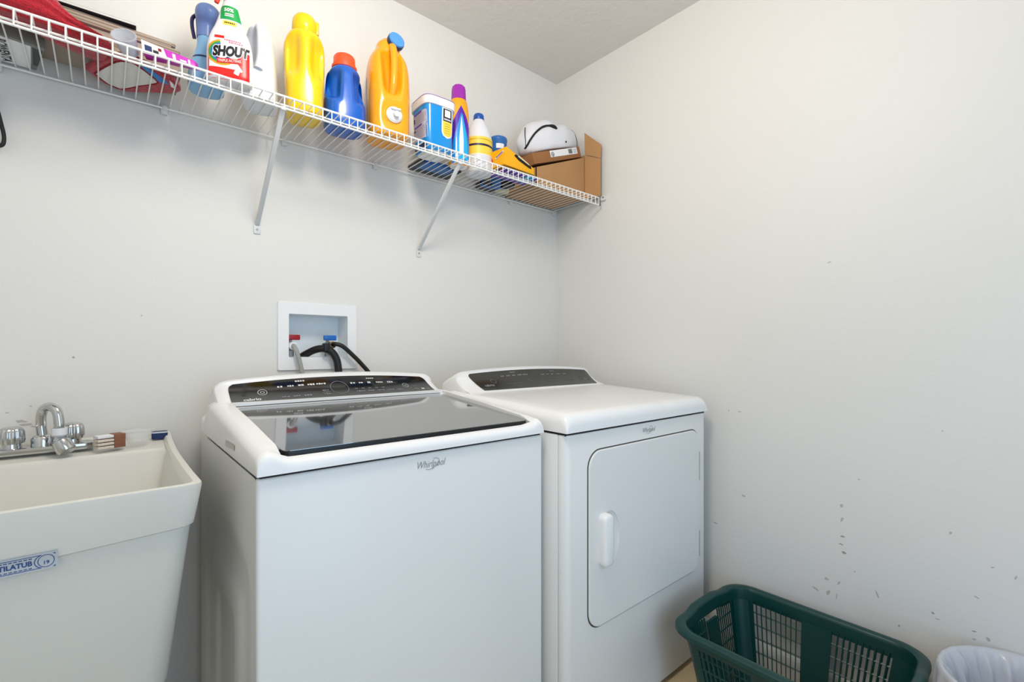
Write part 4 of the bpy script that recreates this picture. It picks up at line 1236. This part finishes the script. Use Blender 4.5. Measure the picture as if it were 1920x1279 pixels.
B().tube(bagpath([(.010, 222), (.020, 170), (.040, 130), (.085, 105), (.14, 92)]), .0020, 6).build('piping', M['strap'], t)
B().tube([onbag(.90 + .055 * smoothstep(0, 1, i / 24), R(100 + 115 * i / 24), .0008) for i in range(25)], .0022, 6).build('piping', M['strap'], t)
B().tube([onbag(.57, R(188), -.001), onbag(.57, R(188), .003)], .004, 8).build('snap', M['strap'], t)

# ------------------------------------------------------------------ left end of the shelf
t = thing('iron_box', 'flat white and black Rowenta box lying on the far left of the shelf', 'box', (-1.93, -.06, SZ))
B().hexa([(-2.08, -.012, SZ), (-1.862, -.012, SZ), (-1.838, -.145, SZ), (-2.06, -.17, SZ), (-2.08, -.012, SZ + .03), (-1.862, -.012, SZ + .03), (-1.838, -.145, SZ + .03), (-2.06, -.17, SZ + .03)]).build('box_body', mat('grey_green_box', '7E837C', .5), t, world=True, bevel=.002)
und = lambda x, y, o: (x, y, SZ - o)
B().add([und(-1.938, -.014, .0004), und(-1.872, -.014, .0004), und(-1.862, -.138, .0004), und(-1.930, -.150, .0004)], [(0, 1, 2, 3)]).build('white_panel', M['labelw'], t, world=True, smooth=False, recalc=False)
B().add([und(-2.07, -.014, .0004), und(-1.940, -.014, .0004), und(-1.932, -.150, .0004), und(-2.05, -.160, .0004)], [(0, 1, 2, 3)]).build('black_panel', M['ink'], t, world=True, smooth=False, recalc=False)
B().add([und(-1.866, -.040, .0004), und(-1.858, -.040, .0004), und(-1.843, -.130, .0004), und(-1.860, -.134, .0004)], [(0, 1, 2, 3)]).build('dark_patch', M['underc'], t, world=True, smooth=False, recalc=False)
vs, fs = text_geo('ROWENTA', .026, .0, .0006)
B().add([und(-1.9116 + y * .9, -.078 + x * .86, .0010) for x, y, z in vs], fs).build('lettering', M['ink'], t, world=True, smooth=False, recalc=False)
# cardboard pile
cards = [('thick grey-brown cardboard carton lying flat at the wall, under the thinner sheets', -1.855, -1.578, -.158, -.016, 0.034, .080, 0),
         ('flattened cardboard sheet second from the bottom of the pile at the wall', -1.90, -1.585, -.166, -.020, .081, .092, 1.2),
         ('flattened cardboard sheet third from the bottom of the pile at the wall', -1.92, -1.60, -.160, -.018, .0925, .103, -1.0),
         ('flattened cardboard sheet with brown edge near the top of the pile at the wall', -1.93, -1.592, -.150, -.016, .104, .113, .6)]
for lb, x0, x1, y0, y1, z0, z1, rz in cards:
    c = thing('cardboard_sheet', lb, 'cardboard', ((x0 + x1) / 2, (y0 + y1) / 2, SZ + z0), R(rz), 'cardboard pile on the shelf')
    hx_, hy_ = (x1 - x0) / 2, (y1 - y0) / 2
    B().box(-hx_, hx_, -hy_, hy_, 0, z1 - z0).build('sheet', M['cardg'], c, bevel=.0015)
    B().box(-hx_ + .001, hx_ + .0008, -hy_ - .0008, hy_ - .001, (z1 - z0) * .35, (z1 - z0) * .6).build('edge_fold', M['cardedge'], c, smooth=False)
c = thing('magazine', 'black and white magazine on top of the cardboard pile', 'magazine', (-1.80, -.085, SZ + .1135), R(-3))
B().box(-.13, .13, -.075, .060, 0, .007).build('cover', M['ink'], c, bevel=.001)
B().box(-.128, .131, -.0762, .058, .001, .0055).build('pages', M['pad'], c, smooth=False)
# red terry towel roll
t = thing('red_towel', 'thick ribbed red terry towel bulging over the front of the shelf at far left', 'towel', (-1.90, -.2, SZ))
path = catmull([(-2.22, -.240, SZ + .072), (-2.05, -.240, SZ + .072), (-1.93, -.238, SZ + .066), (-1.85, -.228, SZ + .056), (-1.79, -.205, SZ + .030), (-1.730, -.190, SZ + .017)], 10)
rings = []
for i, p in enumerate(path):
    s = i / (len(path) - 1)
    ry = lerp(.050, .060, smoothstep(.60, .9, s)); rzz = lerp(.072, .015, smoothstep(.45, .97, s))
    rg = []
    for k in range(44):
        a = 2 * math.pi * k / 44
        q = 1 + .06 * math.cos(13 * a + 3 * s)
        z = p.z + rzz * math.sin(a) * q
        rg.append((p.x + .010 * math.sin(a * 2), p.y + ry * math.copysign(abs(math.cos(a)) ** .8, math.cos(a)) * q, max(z, SZ + .0008 + .0012 * (1 + math.sin(9 * a + 20 * s)))))
    rings.append(rg)
B().rings(rings).build('cloth', M['cloth'], t, world=True, angle=80)
# red mop pad with white underside
t = thing('mop_pad', 'red fleecy mop pad with white underside and red binding, on the shelf', 'pad', (-1.68, -.12, SZ))
pl = [(-1.772, -.090), (-1.756, -.130), (-1.722, -.198), (-1.690, -.222), (-1.655, -.212), (-1.615, -.185), (-1.584, -.150), (-1.578, -.118), (-1.60, -.090), (-1.64, -.062), (-1.69, -.026), (-1.735, -.040)]
pc = catmull([(x, y, 0) for x, y in pl + pl[:1]], 4)[:-1]
B().rings([[(lerp(p.x, -1.68, s), lerp(p.y, -.12, s), SZ + z) for p in pc] for s, z in ((.06, .0012), (0, .005), (0, .014), (.08, .018))]).build('fleece', M['cloth'], t, world=True)
wp = [(-1.752, -.088), (-1.738, -.128), (-1.712, -.186), (-1.688, -.206), (-1.668, -.196), (-1.628, -.142), (-1.66, -.095), (-1.700, -.040), (-1.728, -.050)]
B().prism([(x, y) for x, y in wp], SZ + .0002, SZ + .0015).build('white_underside', M['pad'], t, world=True)
B().tube([(p.x, p.y, SZ + .0035) for p in catmull([(x, y, 0) for x, y in wp + wp[:1]], 3)[:-1]], .004, 6, True).build('binding', M['redtrim'], t, world=True)
B().prism([(-1.668, -.205), (-1.648, -.203), (-1.612, -.165), (-1.606, -.148), (-1.625, -.146)], SZ + .0002, SZ + .0016).build('blue_patch', M['tealprint'], t, world=True)
B().prism([(-1.606, -.172), (-1.596, -.158), (-1.590, -.132), (-1.600, -.140)], SZ + .0002, SZ + .0016).build('white_tag', M['labelw'], t, world=True)
# purple box lying on the pad
t = thing('purple_box', 'magenta and white printed box lying at the shelf lip beside the light blue bottle', 'box', (-1.60, -.235, SZ + .0185), R(0))
Q = [(-1.665, -.262, SZ + .006), (-1.560, -.272, SZ + .004), (-1.548, -.232, SZ + .020), (-1.655, -.205, SZ + .020)]
QT = [(x - .003, y + .004, z + .020 + (.012 if i in (0, 3) else 0)) for i, (x, y, z) in enumerate(Q)]
B().hexa(Q + QT).build('box_body', M['pink'], t, world=True, bevel=.0015)
f1 = face(Q[0], Q[1], QT[1], QT[0], .0006)
B().add([f1(u, v) for u, v in ((0, 0), (.46, 0), (.40, 1), (0, 1))], [(0, 1, 2, 3)]).build('white_side', M['labelw'], t, world=True, smooth=False, recalc=False)
f2 = face(Q[0], Q[1], QT[1], QT[0], .0012)
for u0, v0, u1, v1, mt in ((.05, .25, .18, .7, 'navy'), (.2, .15, .3, .5, 'ink'), (.56, .2, .62, .8, 'labelw'), (.7, .3, .82, .5, 'labelw'), (.86, .25, .9, .8, 'labelw'), (.30, .55, .36, .8, 'redtrim')):
    B().add([f2(u0, v0), f2(u1, v0), f2(u1, v1), f2(u0, v1)], [(0, 1, 2, 3)]).build('print_patch', M[mt], t, world=True, smooth=False, recalc=False)
ft = face(QT[0], QT[1], QT[2], QT[3], .0006)
B().add([ft(u, v) for u, v in ((.35, .2), (.62, .2), (.60, .6), (.38, .6))], [(0, 1, 2, 3)]).build('orange_patch', M['gold'], t, world=True, smooth=False, recalc=False)
# clear cup
t = thing('clear_cup', 'small frosted clear plastic cup lying in front of the cardboard pile', 'cup', (-1.692, -.230, SZ + .026), rot=(R(62), 0, R(-20)))
B().lathe([(.014, -.02), (.017, -.018), (.023, .022), (.024, .026), (.0225, .026), (.016, -.015), (.001, -.016)], 24).build('cup_wall', mat('frosted_plastic', 'CFD4E0', .4, alpha=.75), t)
B().lathe([(.0235, .022), (.0258, .0235), (.0258, .026), (.0235, .026)], 24).build('cup_lip', M['clear'], t)
# black strap at the left edge
t = thing('hanger_strap', 'black strap hanging on the back wall at the left picture edge', 'strap', (-1.95, -.02, 1.58))
B().tube(catmull([(-1.945, -.012, 1.70), (-1.931, -.016, 1.68), (-1.922, -.020, 1.64), (-1.917, -.022, 1.61), (-1.919, -.022, 1.59), (-1.930, -.020, 1.585), (-1.945, -.016, 1.60), (-1.952, -.014, 1.65), (-1.950, -.012, 1.70)], 5), .0042, 8).build('strap_loop', M['strap'], t, world=True)
B().box(-1.958, -1.936, -.018, -.0005, 1.693, 1.712).build('wall_hook', M['underc'], t, world=True, bevel=.003)

# ------------------------------------------------------------------ laundry basket
BKX0, BKX1, BKY0, BKY1, BKZ = -0.476, -0.045, -1.452, -0.905, 0.290
bkx, bky = (BKX0 + BKX1) / 2, (BKY0 + BKY1) / 2
basket = thing('laundry_basket', 'dark teal plastic laundry basket with lattice sides on the floor by the right wall', 'basket', (bkx, bky, 0))
HW, HL = (BKX1 - BKX0) / 2, (BKY1 - BKY0) / 2
def bk(s, z, out=0.0):
    """inset factor at height z for the basket walls"""
    return s - 0.0235 - 0.050 * (1 - z / BKZ) + out
def loop(z, out, r, n=6): return [(x, y, z) for x, y in rrect(bk(HW, z, out), bk(HL, z, out), r, n)]
# rim: a rolled lip over a deep band
def rimring(dx, z, r): return [(x, y, z + .006 * math.exp(-(x / .09) ** 4) * (1 if abs(y) > HL - .06 else 0)) for x, y in rrect(HW + dx, HL + dx, r, 8)]
def dense(ring, m=6):
    out = []
    for i in range(len(ring)):
        a, c = ring[i], ring[(i + 1) % len(ring)]
        d = math.dist(a, c); k = m if d > .1 else 1
        for j in range(k): out.append(tuple(lerp(p, q, j / k) for p, q in zip(a, c)))
    return out
def rr_(dx, z, r):
    out = []
    for x, y, zz in dense([(x, y, z) for x, y in rrect(HW + dx, HL + dx, r, 8)], 14):
        h = .007 * math.exp(-(x / .085) ** 6) * (1 if abs(y) > HL - .05 else 0)
        out.append((x, y + math.copysign(h * .8, y), zz + h))
    return out
B().rings([rr_(-.030, .244, .062), rr_(-.028, .278, .064), rr_(-.026, .286, .066), rr_(-.020, .290, .068), rr_(-.008, .290, .074), rr_(-.001, .285, .078), rr_(0, .274, .078), rr_(-.004, .270, .078), rr_(-.010, .274, .074), rr_(-.0245, .280, .066), rr_(-.0265, .244, .062), rr_(-.030, .244, .062)], False, False).build('rim', M['teal'], basket, angle=45)
B().rings([loop(.004, -.002, .05), loop(.0065, 0, .05), loop(.012, 0, .05), loop(.014, -.004, .05)]).build('base', M['teal'], basket)
def wallpt(side, s, z, off=0.0):
    """side 0/1 = long sides at -x/+x, 2/3 = short sides at -y/+y; s along the side"""
    a, c = bk(HW, z) + off, bk(HL, z) + off
    k = (z / BKZ)
    if side == 0: return (-a, s * c, z)
    if side == 1: return (a, s * c, z)
    if side == 2: return (s * a, -c, z)
    return (s * a, c, z)
zs_ = [.012 + (.258 - .012) * i / 6 for i in range(7)]
def strip(side, s0, s1, z0, z1, th, name, n=3, mt=M['teal']):
    rings = []
    for z in [lerp(z0, z1, i / n) for i in range(n + 1)]:
        rings.append([wallpt(side, s0, z, -th), wallpt(side, s1, z, -th), wallpt(side, s1, z, .001), wallpt(side, s0, z, .001)])
    return B().rings(rings).build(name, mt, basket, smooth=False)
for side in (0, 1):
    strip(side, -.17, .17, .010, .254, .006, 'center_panel')
    for s0, s1 in ((-.80, -.17), (.17, .80)):
        N = 10
        for i in range(1, N):
            s = lerp(s0, s1, i / N); strip(side, s - .0065, s + .0065, .010, .256, .0040, 'slat', 1)
        for z in (.022, .063, .104, .145, .184, .220):
            B().tube([wallpt(side, s0, z, -.0012), wallpt(side, s1, z, -.0012)], .0029, 4).build('cross_bar', M['teal'], basket, smooth=False)
for side in (2, 3):
    strip(side, -.16, .16, .010, .240, .006, 'center_panel')
    for s0, s1 in ((-.72, -.16), (.16, .72)):
        N = 8
        for i in range(1, N):
            s = lerp(s0, s1, i / N); strip(side, s - .0085, s + .0085, .010, .256, .0040, 'slat', 1)
        for z in (.022, .063, .104, .145, .184, .220):
            B().tube([wallpt(side, s0, z, -.0012), wallpt(side, s1, z, -.0012)], .0029, 4).build('cross_bar', M['teal'], basket, smooth=False)
for sx in (-1, 1):
    for sy in (-1, 1):
        rings = []
        for z in (.010, .09, .17, .252):
            a, c = bk(HW, z), bk(HL, z)
            pts = [(a * .70, c), (a * .80, c)] + [(a - .05 + .05 * math.cos(R(w)), c - .05 + .05 * math.sin(R(w))) for w in (75, 60, 45, 30, 15)] + [(a, c * .86), (a, c * .78)]
            inn = [(x - .004 * (x / a), y - .004 * (y / c)) for x, y in pts][::-1]
            rings.append([(sx * x, sy * y, z) for x, y in pts + inn])
        B().rings(rings).build('corner_post', M['teal'], basket, angle=50)
# ------------------------------------------------------------------ waste bin with plastic liner
bin_ = thing('waste_bin', 'white round waste bin with a thin plastic liner, beside the laundry basket', 'bin', (-.160, -1.622, 0))
B().lathe([(.105, .0), (.108, .003), (.143, .325), (.149, .328), (.151, .334), (.149, .340), (.144, .340), (.1405, .334), (.106, .008), (.001, .006)], 56).build('bin_body', M['white'], bin_, angle=50)
rings = []
inr = lambda z: lerp(.106, .1405, (z - .008) / .326)
for k0, (r, z, am) in enumerate(((inr(.06) - .004, .06, .014), (inr(.16) - .004, .16, .026), (inr(.25) - .004, .25, .028), (inr(.30) - .004, .30, .022), (inr(.325) - .003, .325, .011), (.1425, .3425, .002), (.1470, .3445, .002), (.1515, .342, .002), (.1545, .332, .003), (.1555, .310, .006), (.1565, .280, .009), (.157, .262, .011))):
    rg = []
    for k in range(144):
        a = 2 * math.pi * k / 144
        w = am * (math.sin(7 * a + 1 + z * 6) * .5 + math.sin(15 * a + 2 + z * 14) * .35 + math.sin(33 * a - z * 20) * .2)
        w = -abs(w) if k0 < 5 else abs(w)
        rg.append(((r + w) * math.cos(a), (r + w) * math.sin(a), z + abs(w) * .3))
    rings.append(rg)
ln = B().rings(rings, False, False).build('liner', M['bag'], bin_, angle=80, recalc=False)
ln['label'] = 'thin translucent plastic bag folded over the rim'
